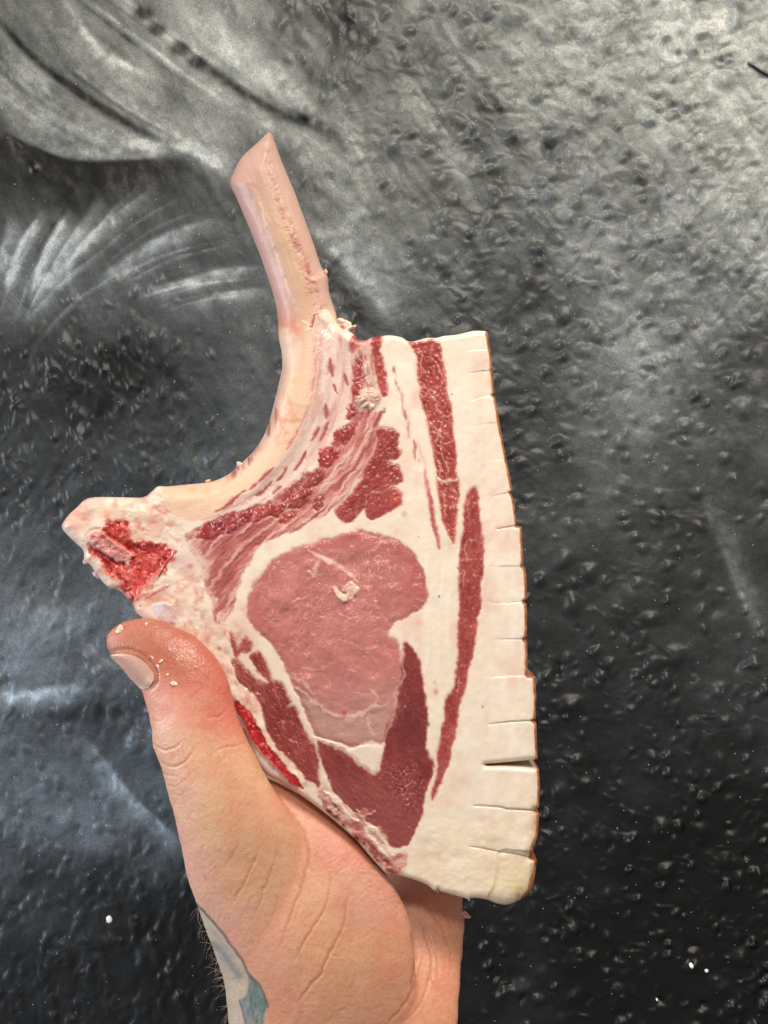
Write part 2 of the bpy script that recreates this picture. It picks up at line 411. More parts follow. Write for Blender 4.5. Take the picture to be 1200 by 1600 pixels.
    for px, py, rx, ry in ((171,1436,4.6,5.4),(1079,1507,3.0,3.4),(1104,1517,3.0,2.7),(1027,1563,1.5,1.9)):
        th = np.linspace(0, 2 * np.pi, 17)[:-1]; v = []; fs = []
        c0 = world_xyz(np.array(px), np.array(py), WALL_Y)
        rings = [(1.15, 0.0016), (1.0, -0.0003), (0.6, -0.0007)]
        j_, i_ = np.searchsorted(ax, px), np.searchsorted(ay, py); hgt = float(me_y[i_ - 2:i_ + 3, j_ - 2:j_ + 3].min()) - WALL_Y
        for r, dy in rings:
            for t in th: v.append((c0[0] + rx * r * S * 1.4 * math.cos(t + .2), WALL_Y + dy + hgt, c0[2] + ry * r * S * 1.4 * math.sin(t) * (1 + .1 * math.sin(2 * t))))
        v.append((c0[0], WALL_Y - 0.0008 + hgt, c0[2])); k = len(th)
        quads = [(a * k + i, a * k + (i + 1) % k, (a + 1) * k + (i + 1) % k, (a + 1) * k + i) for a in range(2) for i in range(k)]
        tris = [(2 * k + i, 2 * k + (i + 1) % k, 3 * k) for i in range(k)]
        link('paint_spot', make_mesh('paint_spot', np.array(v), [np.array(quads), np.array(tris)]), white, w)
    black = plain_mat('black_gouge', (20, 20, 20), 0.3)
    ln = spline([(1168,97),(1178,104),(1192,113),(1215,124)], 5, False); wd = np.interp(np.linspace(0, 1, len(ln)), [0, .15, 1], [.6, 3.0, 5])
    link('gouge', tube_mesh('gouge', [world_xyz(np.array(p[0]), np.array(p[1]), WALL_Y - 0.0008) for p in ln], wd * S, 8), black, w)
    return w

def tube_mesh(name, pts, rad, seg=6, cols=None, rough=None):
    pts = [Vector(p) for p in pts]; v = []; n = len(pts)
    up = Vector((0, 1, 0.01))
    for i, p in enumerate(pts):
        t = (pts[min(i + 1, n - 1)] - pts[max(i - 1, 0)]).normalized()
        a = t.cross(up).normalized(); b = t.cross(a).normalized()
        for k in range(seg):
            th = 2 * math.pi * k / seg
            v.append(p + (a * math.cos(th) + b * math.sin(th)) * float(rad[i]))
    q = [(i * seg + k, i * seg + (k + 1) % seg, (i + 1) * seg + (k + 1) % seg, (i + 1) * seg + k) for i in range(n - 1) for k in range(seg)]
    v.append(pts[0]); v.append(pts[-1]); m = len(v)
    tr = [(k, m - 2, (k + 1) % seg) for k in range(seg)] + [((n - 1) * seg + k, (n - 1) * seg + (k + 1) % seg, m - 1) for k in range(seg)]
    me = make_mesh(name, np.array([tuple(x) for x in v]), [np.array(q), np.array(tr)])
    return me

WALL = build_wall()

# ------------------------------------------------------------------ the chop
#   one relief of the cut face is worked out on a fine lattice and then divided into its anatomical parts
BONE_L = [(426,213),(421,207),(414,212),(400,225),(377,247),(365,270),(360,287),(370,310),(387,350),(405,395),(420,437),(430,472),(434,497),(436,530),(440,550)]
RIB_L = [(441,575),(437,594),(430,623),(417,670),(400,700),(377,724),(372,724),(363,737),(333,752),(293,757),(262,760),(247,760),(237,768),(223,777)]
VERT_L = [(190,777),(140,778),(120,793),(107,805),(97,820),(100,830),(117,847),(130,860),(132,875),(143,885),(153,900),(170,918),(187,923),(207,943),(214,958)]
HID_L = [(235,975),(265,995),(300,1020),(330,1060),(360,1096),(370,1118),(384,1150),(396,1180),(404,1196),(420,1212),(440,1222),(462,1236),(497,1262),(527,1286),(557,1313),(580,1340),(600,1362)]
BOT = [(622,1367),(649,1375),(668,1383),(676,1390),(681,1392),(684,1389),(690,1393),(705,1397),(729,1404),(733,1407),(737,1403),(758,1405),(778,1412),(795,1413),(817,1403),(829,1393),(835,1374),(839,1343)]
RIGHT_UP = [(830,1340),(840,1306),(843,1271),(836,1268),(836,1264.5),(842,1262),(844,1230),(842,1201),(820,1198.5),(795,1197),(775,1196),(759,1195.5),(759,1193.5),(775,1192.5),(795,1190.5),(820,1188),(840,1186),
            (839,1150),(838,1129),(834,1126.5),(837,1124),(838,1090),(836.5,1057),(826,1056),(823.5,1054),(824,1020),(823.5,1004),(820,999),(823,995),(824,960),(822.5,944),(819,940.5),(823,936),(823,908),(820.5,887),(817,884),(818,880),
            (816.5,850),(815,823),(807,821.5),(807,816),(803,780),(798,770),(801,767),(795,735),(788,700),(783,673),(777,640),(774,620),(770,618),(772,614),(770,583),(768,579),(769,575),(767,550),(762,520)]
TOP = [(760,517.5),(740,517),(713,523),(693,525),(682,528),(667,528),(648,533),(637,533),(627,527),(610,524),(597,525),(583,527),(570,532),(557,530),(552,522),(546,517),(553,510),(545,508),(537,512),(531,507)]
BONE_R = [(527,502),(524,487),(515,460),(513,446),(511,430),(502,417),(492,387),(477,345),(460,300),(440,252),(428,218)]

def outline():
    def sm(p, n=5): return spline(p, n, False)
    a = sm(BONE_L + RIB_L + VERT_L + HID_L)
    r = np.concatenate([a, sm(BOT), np.array(RIGHT_UP), sm(TOP, 3), sm(BONE_R)])
    # small raggedness
    keep = [r[0]]
    for p in r[1:]:
        if np.hypot(*(p - keep[-1])) > 0.4: keep.append(p)
    return np.array(keep)
OUT = outline()

ST = 1.25
gx = np.arange(90, 852, ST); gy = np.arange(200, 1420, ST)
GX, GY = np.meshgrid(gx, gy)
cxs = (GX[:-1, :-1] + ST / 2); cys = (GY[:-1, :-1] + ST / 2)
CELL = inside(cxs, cys, OUT)
VUSE = np.zeros(GX.shape, bool)
VUSE[:-1, :-1] |= CELL; VUSE[1:, :-1] |= CELL; VUSE[:-1, 1:] |= CELL; VUSE[1:, 1:] |= CELL
full = np.ones(GX.shape, int) * 0
full[:-1, :-1] += CELL; full[1:, :-1] += CELL; full[:-1, 1:] += CELL; full[1:, 1:] += CELL
VB = VUSE & (full < 4)                      # lattice points on the rim
vid = -np.ones(GX.shape, int); vid[VUSE] = np.arange(VUSE.sum())
X = GX[VUSE].copy(); Y = GY[VUSE].copy(); rim = VB[VUSE]
d_, bx_, by_, _, _ = seg_near(X[rim], Y[rim], OUT)
X[rim] = bx_; Y[rim] = by_
DO = np.zeros_like(X)
DO[~rim] = seg_near(X[~rim], Y[~rim], OUT)[0]
NV = len(X)

# gentle warps so that no border is a drawn line
WX = X + 2.0 * fbm(X / 22, Y / 22, 3, 101) + 1.7 * fbm(X / 7, Y / 7, 4, 103); WY = Y + 2.0 * fbm(X / 22, Y / 22, 3, 102) + 1.7 * fbm(X / 7, Y / 7, 4, 104)
def reg(p, n=4, warp=1.0): return sdist(X + (WX - X) * warp, Y + (WY - Y) * warp, spline(p, n), 16)

# --- regions traced on the cut face
R_EYE = reg([(553,830),(573,830),(600,837),(627,850),(647,867),(660,890),(667,913),(667,933),(658,950),(640,960),(620,975),(606,990),(620,1003),(625,1020),(627,1047),(622,1077),(617,1100),(607,1130),(598,1160),(578,1163),(553,1164),(527,1159),(500,1152),(487,1137),(480,1120),(467,1093),(457,1073),(443,1037),(427,1007),(407,990),(390,970),(386,950),(390,927),(407,903),(427,877),(450,862),(483,850),(520,840)])
R_DARK = reg([(633,1002),(643,1013),(655,1030),(662,1067),(668,1117),(667,1165),(676,1196),(670,1220),(665,1247),(660,1270),(650,1297),(637,1317),(623,1323),(603,1317),(587,1293),(573,1280),(557,1267),(530,1247),(513,1220),(503,1190),(496,1158),(520,1168),(547,1180),(567,1200),(583,1207),(595,1200),(599,1167),(603,1137),(613,1113),(620,1097),(624,1060),(629,1027)])
R_BELLY = reg([(638,535),(650,555),(653,577),(657,600),(660,630),(668,667),(675,697),(677,717),(682,747),(685,780),(692,810),(702,838),(708,849),(713,820),(715,793),(717,760),(712,746),(713,727),(713,700),(707,673),(707,653),(703,630),(697,603),(693,577),(690,553),(682,531),(667,530),(650,534)])
R_STREAK = reg([(735,762),(728,777),(724,800),(722,833),(719,867),(718,900),(717,940),(716,980),(715,1010),(714,1036),(709,1069),(697,1094),(694,1120),(688,1145),(688,1162),(681,1184),(683,1198),(679,1223),(675,1252),(684,1235),(695,1206),(709,1162),(717,1111),(727,1076),(734,1040),(742,1004),(747,970),(750,940),(753,904),(755,870),(755,850),(753,820),(748,787),(744,766)])
R_SMALL = reg([(590,671),(607,668),(620,677),(622,697),(627,707),(622,717),(609,721),(625,730),(629,747),(623,757),(611,759),(627,770),(627,787),(607,800),(577,813),(571,797),(565,799),(553,815),(540,818),(527,810),(524,797),(540,780),(557,760),(570,733),(583,707),(588,685)])
R_UPPER = reg([(583,528),(597,526),(594,550),(603,580),(605,610),(600,622),(592,600),(587,575),(581,550)])
R_LOWSTRIP = reg([(664,735),(669,755),(676,785),(682,815),(689,852),(686,852),(677,825),(670,795),(665,765)])
R_THIN = [spline([(613,577),(620,600),(627,623),(633,647)], 5, False), spline([(634,650),(640,677),(648,697),(651,719)], 5, False)]
R_SIDE1 = reg([(390,1027),(398,1021),(407,1020),(414,1035),(420,1050),(422,1066),(413,1060),(402,1046)])
R_SIDE2 = reg([(422,1065),(440,1066),(448,1081),(453,1096),(449,1103),(460,1105),(467,1121),(471,1131),(479,1146),(490,1160),(497,1182),(497,1206),(500,1228),(488,1222),(470,1206),(458,1192),(441,1178),(425,1153),(415,1127),(405,1099),(396,1080),(404,1066),(415,1070)])
R_SIDE3 = reg([(362,1033),(372,1031),(386,1047),(400,1060),(406,1076),(398,1084),(383,1072),(371,1060)])
R_SIDE4 = reg([(360,990),(366,996),(372,1012),(380,996),(391,1000),(393,1015),(384,1021),(378,1018),(372,1027),(364,1020)])
R_RED = reg([(366,1094),(378,1099),(397,1123),(417,1157),(440,1190),(463,1217),(474,1233),(462,1228),(443,1214),(423,1190),(403,1170),(387,1143),(373,1114)])
R_PALE = reg([(370,1112),(387,1146),(403,1172),(423,1192),(443,1216),(464,1231),(455,1234),(430,1222),(404,1198),(388,1165)])
R_RIB = reg(BONE_L + RIB_L[:-3] + [(252,766),(255,776),(260,790),(273,807),(293,815),(313,813),(333,805),(357,790),(380,773),(400,760),(427,733),(447,707),(467,677),(480,643),(490,607),(495,567),(491,530),(488,505),(497,492),(509,483),(524,500)] + BONE_R[1:], 4, 0.4)
R_MEMB = reg([(497,492),(511,503),(528,518),(546,534),(556,548),(551,600),(548,630),(540,655),(527,680),(497,715),(467,747),(440,770),(400,786),(370,797),(335,809),(313,813),(333,805),(357,790),(380,773),(400,760),(427,733),(447,707),(467,677),(480,643),(490,607),(495,567),(491,530),(489,505)], 4, .6)
R_FIB = reg([(556,625),(590,645),(603,640),(590,668),(583,700),(568,735),(548,762),(522,792),(490,814),(450,831),(412,848),(390,876),(375,906),(366,940),(352,972),(334,972),(328,935),(316,895),(305,872),(288,842),(330,814),(400,790),(450,765),(500,728),(535,688),(545,655)], 4, 1.2)
R_MARROW = reg([(163,818),(176,814),(190,817),(200,832),(207,845),(225,848),(240,847),(260,853),(268,866),(253,893),(233,913),(220,930),(213,943),(190,922),(167,895),(147,872),(137,852),(146,848),(160,835)], 4, 2.6)
R_CHIP = reg([(136,846),(143,834),(156,831),(168,838),(186,851),(212,867),(206,873),(201,888),(194,881),(185,879),(176,871),(158,862),(147,856)], 2, 1.0)
R_LILAC = reg([(236,948),(252,942),(268,946),(280,965),(272,975),(255,970)])
R_WEDGE = reg([(487,1147),(505,1156),(527,1162),(553,1166),(573,1160),(598,1162),(597,1180),(592,1195),(583,1206),(570,1198),(556,1181),(527,1168),(500,1158)], 4, 1.6)
R_RAG = reg([(497,1240),(507,1228),(520,1245),(545,1262),(565,1275),(580,1293),(592,1312),(612,1328),(633,1335),(634,1350),(618,1364),(600,1358),(580,1336),(557,1310),(527,1283),(505,1262)], 4, 1.5)
BLOBS = [(559,577,9,19,0),(557,611,9,17,5),(549,645,9,15,20),(538,681,18,12,-35),(515,712,20,12,-42),(490,746,21,13,-42),(464,775,27,14,-33),(414,800,34,12,-20),(366,813,31,14,-15),(330,829,24,13,-25),(445,808,14,6,-20),(497,785,12,7,-40)]
def blob_poly(b):
    x, y, rx, ry, a = b; a = math.radians(a); th = np.linspace(0, 2 * np.pi, 13)[:-1]
    return [(x + rx * math.cos(t) * math.cos(a) - ry * math.sin(t) * math.sin(a), y + rx * math.cos(t) * math.sin(a) + ry * math.sin(t) * math.cos(a)) for t in th]
R_BLOB = [reg(blob_poly(b), 2, 2.0) for b in BLOBS]

# cuts scored through the rind: inner end ... outer end
CUTS = [([(718,549.5),(742,547),(768,546)],.4,.3),([(733,583.5),(752,580),(770,579)],.6,.8),([(735,626),(755,620),(773,617)],.5,.6),([(737,665),(757,662),(781,660)],.4,.35),
        ([(752,722),(772,720),(791,719)],.3,.15),([(769,776),(783,772),(799,769)],.5,.7),([(777,827),(790,824.5),(808,821.5)],.9,3.),([(762,885),(795,884),(820,884)],.3,.25),
        ([(762,938),(768,941),(773,943.5),(785,942),(795,942.5),(808,941),(820,940)],.6,.9),([(770,999.5),(790,998.5),(822,998.5)],.6,.9),([(766,1059),(800,1057),(826,1056)],.4,.4),
        ([(763,1132),(780,1129.5),(800,1127.5),(835,1126)],.8,1.8),([(755,1195),(775,1194.5),(800,1194),(842,1193.5)],1.4,5.),([(741,1259),(760,1259.5),(783,1261),(793,1264),(815,1265),(840,1266.5)],1.0,3.2),([(734,1323),(755,1325.5),(778,1330.5),(800,1333),(832,1340)],.9,2.2)]

# --- depth of the edges: rounding radius (in px) around the outline
Rr = rbf(X, Y, [(420,250,40),(440,350,40),(480,450,42),(480,520,44),(450,560,44),(440,660,44),(380,740,40),(300,780,30),(240,790,22),(130,800,20),(120,850,16),(200,930,14),
                (280,1000,16),(360,1080,12),(420,1190,9),(480,1250,8),(600,1350,6),(560,540,7),(620,540,7),(700,540,5),(760,540,8),(780,700,8),(810,850,8),(820,1000,8),(835,1100,8),(838,1300,10),(810,1380,22),(700,1390,9),(640,1370,8),(570,650,9)], 34)[..., 0]
dd = np.clip(DO / Rr, 0, 1)
H = -Rr * (1 - np.sqrt(np.clip(1 - (1 - dd) ** 2, 0, 1)))      # px, towards camera positive
EDGE = H.copy()

C = np.zeros((NV, 3)) + np.array([248, 232, 213])
RO = np.full(NV, 0.33)
def blend(mask, col, k=1.0):
    global C
    m = np.clip(mask * k, 0, 1)[:, None]; C = C * (1 - m) + np.asarray(col, float) * m
def soft(sd, w=1.4): return sstep(-w, w, sd)
n_lo = fbm(X / 45, Y / 45, 4, 201); n_md = fbm(X / 12, Y / 12, 4, 203); n_hi = fbm(X / 4, Y / 4, 3, 205)
C += n_lo[:, None] * np.array([2, 6, 7]) + n_md[:, None] * np.array([2, 3, 3])
H += 0.8 * n_lo + 0.14 * n_md + 0.03 * n_hi

# fat: vertical layers along the band, slightly yellow lower right
band = sstep(640, 660, X) * sstep(740, 700, X) * sstep(820, 900, Y)
bw = X + 6 * fbm(X / 60, Y / 90, 3, 213); band *= .5 + .6 * np.clip(fbm(X / 40, Y / 70, 3, 214), -.5, 1)
C += (band * fbm(bw / 6, Y / 110, 3, 211))[:, None] * np.array([4, 6, 8]); H += band * 0.25 * fbm(bw / 8, Y / 120, 3, 212)
scrape = sstep(735, 760, X)
C += (scrape * fbm(X / 10, Y / 60, 3, 215))[:, None] * np.array([2, 4, 6]); H += scrape * 0.35 * fbm(X / 16, Y / 30, 3, 216)
lowfat = sstep(1230, 1330, Y) * sstep(600, 680, X)
C += lowfat[:, None] * np.array([-2, -5, -12]); H += lowfat * 1.0 * fbm(X / 30, Y / 22, 4, 217)
pk = np.clip(fbm(X / 38, Y / 52, 4, 218) - .25, 0, 1); blend(pk, (240, 206, 188), .9)
sm_ = np.clip(fbm(X / 9 + Y / 60, Y / 46, 3, 219) - .2, 0, 1); blend(sm_, (250, 236, 214), .6); RO -= .12 * sm_
# pink specks and small stains
for px, py, r, col, k in ((681,1081,4,(205,130,105),.7),(679,1066,2.5,(215,150,120),.6),(686,932,1.4,(70,60,40),.9),(632,803,4,(190,175,150),.7),(654,972,7,(238,190,165),.6),(754,1104,1.2,(90,70,50),.8),(706,616,1.2,(110,90,70),.8),(654,839,1.,(100,80,60),.7),(620,830,8,(238,205,185),.5),(716,1142,6,(215,205,185),.4),(745,762,4,(190,170,150),.5),(810,1385,12,(228,204,146),.45),(790,1376,9,(235,215,165),.4)):
    q = ((X - px) / r) ** 2 + ((Y - py) / (r * 1.3)) ** 2
    blend(np.exp(-q), col, k)

def muscle(sd, base, fibre_ang=80, var=10, bulge=0.5, groove=0.7, rough=.36, hi=1.0, seed=300, w=2.9):
    """wet cut muscle: fibre grain, bundles and a groove at its border"""
    global C, H, RO
    m = soft(sd, w); groove = groove * .6
    blend(np.exp(-(np.minimum(sd, 0) / 4.5) ** 2) * (sd < 2) * np.clip(.45 + .5 * n_md, 0, 1), (236, 190, 172), .55)      # pink bleeding into the fat
    a = math.radians(fibre_ang); u = X * math.cos(a) + Y * math.sin(a); v = -X * math.sin(a) + Y * math.cos(a)
    f1 = fbm(u / 14, v / 5, 4, seed); f2 = fbm(u / 5.5, v / 3.0, 3, seed + 9); f3 = fbm(X / 28, Y / 28, 3, seed + 5)
    col = np.asarray(base, float) + var * (0.7 * f1 + 0.25 * f2 + .9 * f3)[:, None] * np.array([1, .9, .85])
    edge = np.exp(-(sd / 5.0) ** 2)
    col = col + edge[:, None] * np.array([10, 8, 6]) * 0.6
    C = C * (1 - m[:, None]) + col * m[:, None]
    H += m * (hi * (0.45 * f1 + 0.75 * f2) + bulge * sstep(0, 9, sd)) - groove * np.exp(-(sd / 2.0) ** 2)
    RO = RO * (1 - m) + rough * m

VN = fbm(X / 9, Y / 9, 2, 77)
def veins(lines, col, w, k=0.8, h=0.3, jag=1.2, sd=None):
    global H, C
    col = np.asarray(col, float)
    for ln in lines:
        ln = spline(ln, 5, False); mg = 4 * w + 8
        lo = ln.min(0) - mg; hi = ln.max(0) + mg
        ix = np.nonzero((X > lo[0]) & (X < hi[0]) & (Y > lo[1]) & (Y < hi[1]))[0]
        if not len(ix): continue
        x = X[ix] + (WX[ix] - X[ix]) * jag; y = Y[ix] + (WY[ix] - Y[ix]) * jag
        d, _, _, t, _ = seg_near(x, y, ln, False)
        T = t / max(t.max(), 1e-6)
        ww = w * (0.45 + 0.8 * np.sin(np.clip(T, 0, 1) * np.pi) ** .7) * (0.8 + .5 * VN[ix])
        e = np.exp(-(d / np.maximum(ww, .3)) ** 2)
        if sd is not None: e = e * soft(sd[ix], 2)
        m = np.clip(e * k, 0, 1)[:, None]; C[ix] = C[ix] * (1 - m) + col * m; H[ix] += h * e

# ---- rib bone
rb = soft(R_RIB, 2.0)
d_c, t_c, s_c = near(X, Y, spline([(395,240),(425,330),(455,420),(475,500),(478,560),(470,620),(445,680),(405,730),(350,770),(280,790)], 8, False), 90)
d_c = np.where(d_c > 900, 0, d_c) * s_c
bone_up = rb * sstep(512, 488, Y + 0.25 * (X - 470) + 5 * n_md)
C = C * (1 - rb[:, None]) + rb[:, None] * (np.array([242, 205, 177]) + 5 * fbm(t_c / 60, d_c / 5, 3, 401)[:, None])
C = C * (1 - bone_up[:, None]) + bone_up[:, None] * (np.array([208, 170, 155]) + sstep(280, 460, Y)[:, None] * np.array([10, 8, 6]) + 5 * fbm(t_c / 50, d_c / 5, 3, 402)[:, None])
RO = RO * (1 - rb) + 0.42 * rb
# facets of the exposed bone: pink outer face, pale ridge, tan flat, porous rough strip, pink inner face
ridge = [(398,296),(410,330),(425,375),(442,425),(456,465),(470,498)]
rough_strip = [(417,232),(420,255),(432,300),(445,335),(462,380),(478,415),(488,450),(501,482)]
dr, tr, sr = near(X, Y, spline(ridge, 6, False), 80)
ds, ts, ss = near(X, Y, spline(rough_strip, 6, False), 60)
leftf = bone_up * (sr > 0) * (dr < 80)
tanc = bone_up * np.exp(-(((np.where(sr < 0, dr, -dr)) - 18) / 13) ** 2) * sstep(250, 380, Y)
blend(tanc, (210, 172, 134), .7)
blend(leftf * sstep(0, 14, dr), (210, 158, 148), .6)
jj = np.clip(0.5 + fbm(X / 7, Y / 7, 4, 411), 0, 1)
e = bone_up * np.exp(-(ds / 7.5) ** 2) * jj * (0.35 + .65 * sstep(260, 420, Y))
blend(e, (176, 106, 88), .85); H += -1.3 * e * fbm(X / 3.2, Y / 3.2, 2, 412) - .5 * e
RO = np.clip(RO + .15 * e, 0, 1)
e = bone_up * np.exp(-(dr / 2.2) ** 2) * np.clip(.4 + fbm(X / 10, Y / 10, 3, 414), 0, 1); blend(e, (228, 190, 162), .8); H += .9 * e
H += bone_up * (1.0 * fbm(t_c / 60, d_c / 12, 3, 415))
# cut tip
tip = bone_up * sstep(30, 8, DO) * sstep(262, 225, Y + .55 * (X - 400)); blend(tip, (200, 156, 136), .4)
e = bone_up * np.exp(-(((X - 416) / 9) ** 2 + ((Y - 226) / 7) ** 2)); blend(e, (222, 188, 164), .8); H += 1.5 * e
# blood staining at the foot of the exposed part and on the rib
st = rb * np.exp(-(((X - 450) / 22) ** 2 + ((Y - 508) / 24) ** 2)) * np.clip(.55 + .6 * n_md, 0, 1); blend(st, (214, 122, 88), .85)
st = rb * np.exp(-(((X - 447) / 22) ** 2 + ((Y - 650) / 55) ** 2)) * np.clip(.2 + .9 * fbm(X / 9, Y / 9, 4, 421), 0, 1); blend(st, (222, 126, 88), .8)
st = rb * np.exp(-(((X - 300) / 60) ** 2 + ((Y - 765) / 9) ** 2)) * np.clip(.5 + .5 * n_md, 0, 1); blend(st, (222, 158, 112), .55)
st = rb * np.exp(-(((X - 455) / 25) ** 2 + ((Y - 600) / 25) ** 2)); blend(st, (243, 205, 160), .4)
veins([[(489,500),(494,535),(495,570),(490,607),(480,643),(467,675),(447,706)]], (216, 120, 118), 3.4, .75, -.6)
veins([[(494,493),(489,503),(484,512)]], (165, 30, 35), 2.2, .95, -1.0)
veins([[(470,500),(480,508),(486,506)],[(478,515),(488,510)]], (250, 230, 215), 1.6, .8, .8)
# inner face of the rib, curled round to the concave side
cs = rb * sstep(16, 3, DO) * sstep(545, 590, Y) * sstep(330, 380, X + .0 * Y)
blend(cs, (206, 160, 148), .6); blend(cs * np.clip(fbm(X / 6, Y / 24, 3, 431), 0, 1), (150, 75, 72), .9)

# ---- thin skin (pleura) between rib and meat
mb = soft(R_MEMB, 2.0)
C = C * (1 - mb[:, None]) + mb[:, None] * (np.array([236, 206, 192]) + 9 * fbm(t_c / 40, d_c / 5, 3, 441)[:, None])
stk = np.clip(fbm(t_c / 40, d_c / 7.5, 3, 443) - .05, 0, 1) * mb
blend(stk, (212, 152, 144), .7); H += mb * (-2.5 * sstep(0, 12, R_MEMB) + 0.45 * fbm(t_c / 50, d_c / 8, 3, 444)); RO = RO * (1 - mb) + .2 * mb
veins([[(503,510),(507,540),(508,580),(503,620)]], (240, 216, 205), 5, .7, .8)
veins([[(337,801),(360,785),(384,766)],[(390,765),(410,748),(428,730)],[(400,775),(413,766),(425,752)],[(432,752),(442,742),(450,728)],[(425,772),(440,760)],[(460,735),(470,722),(478,705)]], (162, 66, 68), 2.6, .9, -.8, .4)
veins([[(521,600),(524,610),(528,617)],[(508,632),(510,645),(510,655)],[(538,585),(541,595),(543,602)],[(486,690),(492,680),(498,668)],[(515,560),(517,575),(520,590)],[(500,690),(507,675),(514,660)]], (168, 74, 76), 3.0, .85, -.5, .4)

# ---- fibrous connective band
fb = soft(R_FIB, 3) * (.15 + .85 * sstep(282, 310, X - .33 * (Y - 838) + 14 * n_md))
d_f, t_f, s_f = near(X, Y, spline([(575,640),(556,685),(520,740),(470,785),(420,822),(372,862),(332,910),(300,955)], 8, False), 70)
d_f = np.where(d_f > 900, 0, d_f) * s_f
fa = fbm(t_f / 45, d_f / 5.0 + .6 * n_md, 4, 451); fb2 = fbm(t_f / 18, d_f / 2.4, 3, 452)
C = C * (1 - fb[:, None]) + fb[:, None] * (np.array([204, 126, 118]) + 16 * fa[:, None] * np.array([1, 1.2, 1.2]))
blend(fb * np.clip(fa * 1.2 + .05, 0, 1), (240, 208, 194), .7)
blend(fb * np.clip(-fa * 1.5 + .25 * fb2 - .12, 0, 1), (168, 86, 84), .75)
blend(fb * np.clip(-fb2 - .55, 0, 1), (110, 62, 58), .7)
H += fb * (.95 * fa + .5 * fb2); RO = RO * (1 - fb) + .24 * fb
# ---- upper pink strip between membrane and fat band, with its rough knob
up = soft(reg([(548,530),(583,528),(583,560),(590,600),(596,625),(575,640),(552,640),(551,600),(546,560)]), 2.5)
blend(up, (220, 176, 164), .85); blend(up * np.clip(fbm(X / 6, Y / 16, 3, 461), 0, 1), (160, 72, 74), .9); H += up * .8 * fbm(X / 6, Y / 12, 3, 462)
tp = up * sstep(552, 538, Y); blend(tp * np.clip(.5 + n_md, 0, 1), (186, 84, 82), .8)

# ---- spine end: cartilage, raw marrow, splinter
vt = sstep(300, 270, X) * sstep(760, 775, Y) * sstep(965, 940, Y) * (1 - rb)
blend(vt * np.clip(.35 + .8 * fbm(X / 22, Y / 16, 4, 471), 0, 1), (234, 188, 170), .7)
H += vt * 1.5 * fbm(X / 24, Y / 18, 3, 472)
blend(vt * np.clip(fbm(X / 12, Y / 9, 4, 473) - .1, 0, 1), (222, 140, 124), .8)
for px, py, rx, ry, col, k in ((128,805,14,9,(228,172,148),.8),(115,825,12,9,(232,178,165),.8),(172,800,22,8,(232,170,130),.6),(240,815,14,9,(226,150,140),.65),(205,800,22,10,(246,226,200),.8),(290,880,22,20,(232,196,188),.7),(262,905,16,12,(247,226,206),.8),(285,930,30,14,(246,220,198),.7),(240,935,22,6,(222,130,112),.7),(300,905,14,8,(222,150,140),.6)):
    e = np.exp(-(((X - px) / rx) ** 2 + ((Y - py) / ry) ** 2)) * (1 - rb * .7); blend(e, col, k); H += 1.3 * e * (1 if col[1] > 200 else -.3)
mr_ = soft(R_MARROW, 4.0)
spg = fbm(X / 3.4, Y / 3.4, 3, 481); spm = fbm(X / 12, Y / 12, 3, 482)
C = C * (1 - mr_[:, None]) + mr_[:, None] * (np.array([208, 72, 66]) + (13 * spg + 28 * spm)[:, None] * np.array([.8, 1.3, 1.2]))
blend(mr_ * np.clip(spg - .2, 0, 1), (232, 150, 134), .7)
blend(mr_ * np.clip(spm + .1, 0, 1) * sstep(880, 830, Y), (226, 128, 112), .7)
blend(np.exp(-(R_MARROW / 5.) ** 2) * np.clip(.5 + n_md, 0, 1), (226, 130, 118), .6)
blend(mr_ * np.exp(-(((X - 182) / 24) ** 2 + ((Y - 834) / 16) ** 2)) * np.clip(.7 + spm, 0, 1), (224, 112, 90), .85)
H += 3 * mr_ * np.exp(-(((X - 182) / 22) ** 2 + ((Y - 832) / 14) ** 2))
H += mr_ * (-4.5 * sstep(0, 12, R_MARROW) + 0.6 * spg + 1.5 * spm); RO = RO * (1 - mr_) + .26 * mr_
veins([[(258,868),(248,885),(232,900),(222,915)],[(150,868),(170,884),(188,905),(205,925)],[(205,845),(222,862),(238,872)]], (140, 24, 26), 3.2, .7, -2.0, 2.0)
veins([[(236,915),(242,905),(256,892)],[(226,930),(245,922),(262,918)]], (214, 120, 108), 3.5, .7, 1.5, 2)
cp = soft(R_CHIP, 1.5)
blend(cp, (218, 140, 132), .95); blend(cp * sstep(2, -8, (Y - 862) - .68 * (X - 172)) * 0 + cp * sstep(-6, 3, (Y - 862) - .66 * (X - 172)), (214, 160, 162), .85); blend(cp * np.clip(fbm(X / 6, Y / 4, 3, 491), 0, 1), (236, 180, 168), .6)
H += cp * (5.5 * sstep(-1, 2.5, R_CHIP) + 1.2 * fbm(X / 8, Y / 6, 3, 493) + .6 * n_hi) - 2.5 * np.exp(-((R_CHIP + 3) / 2.5) ** 2)
ll = soft(R_LILAC, 2); blend(ll, (226, 214, 226), .85); H += ll * 1.5
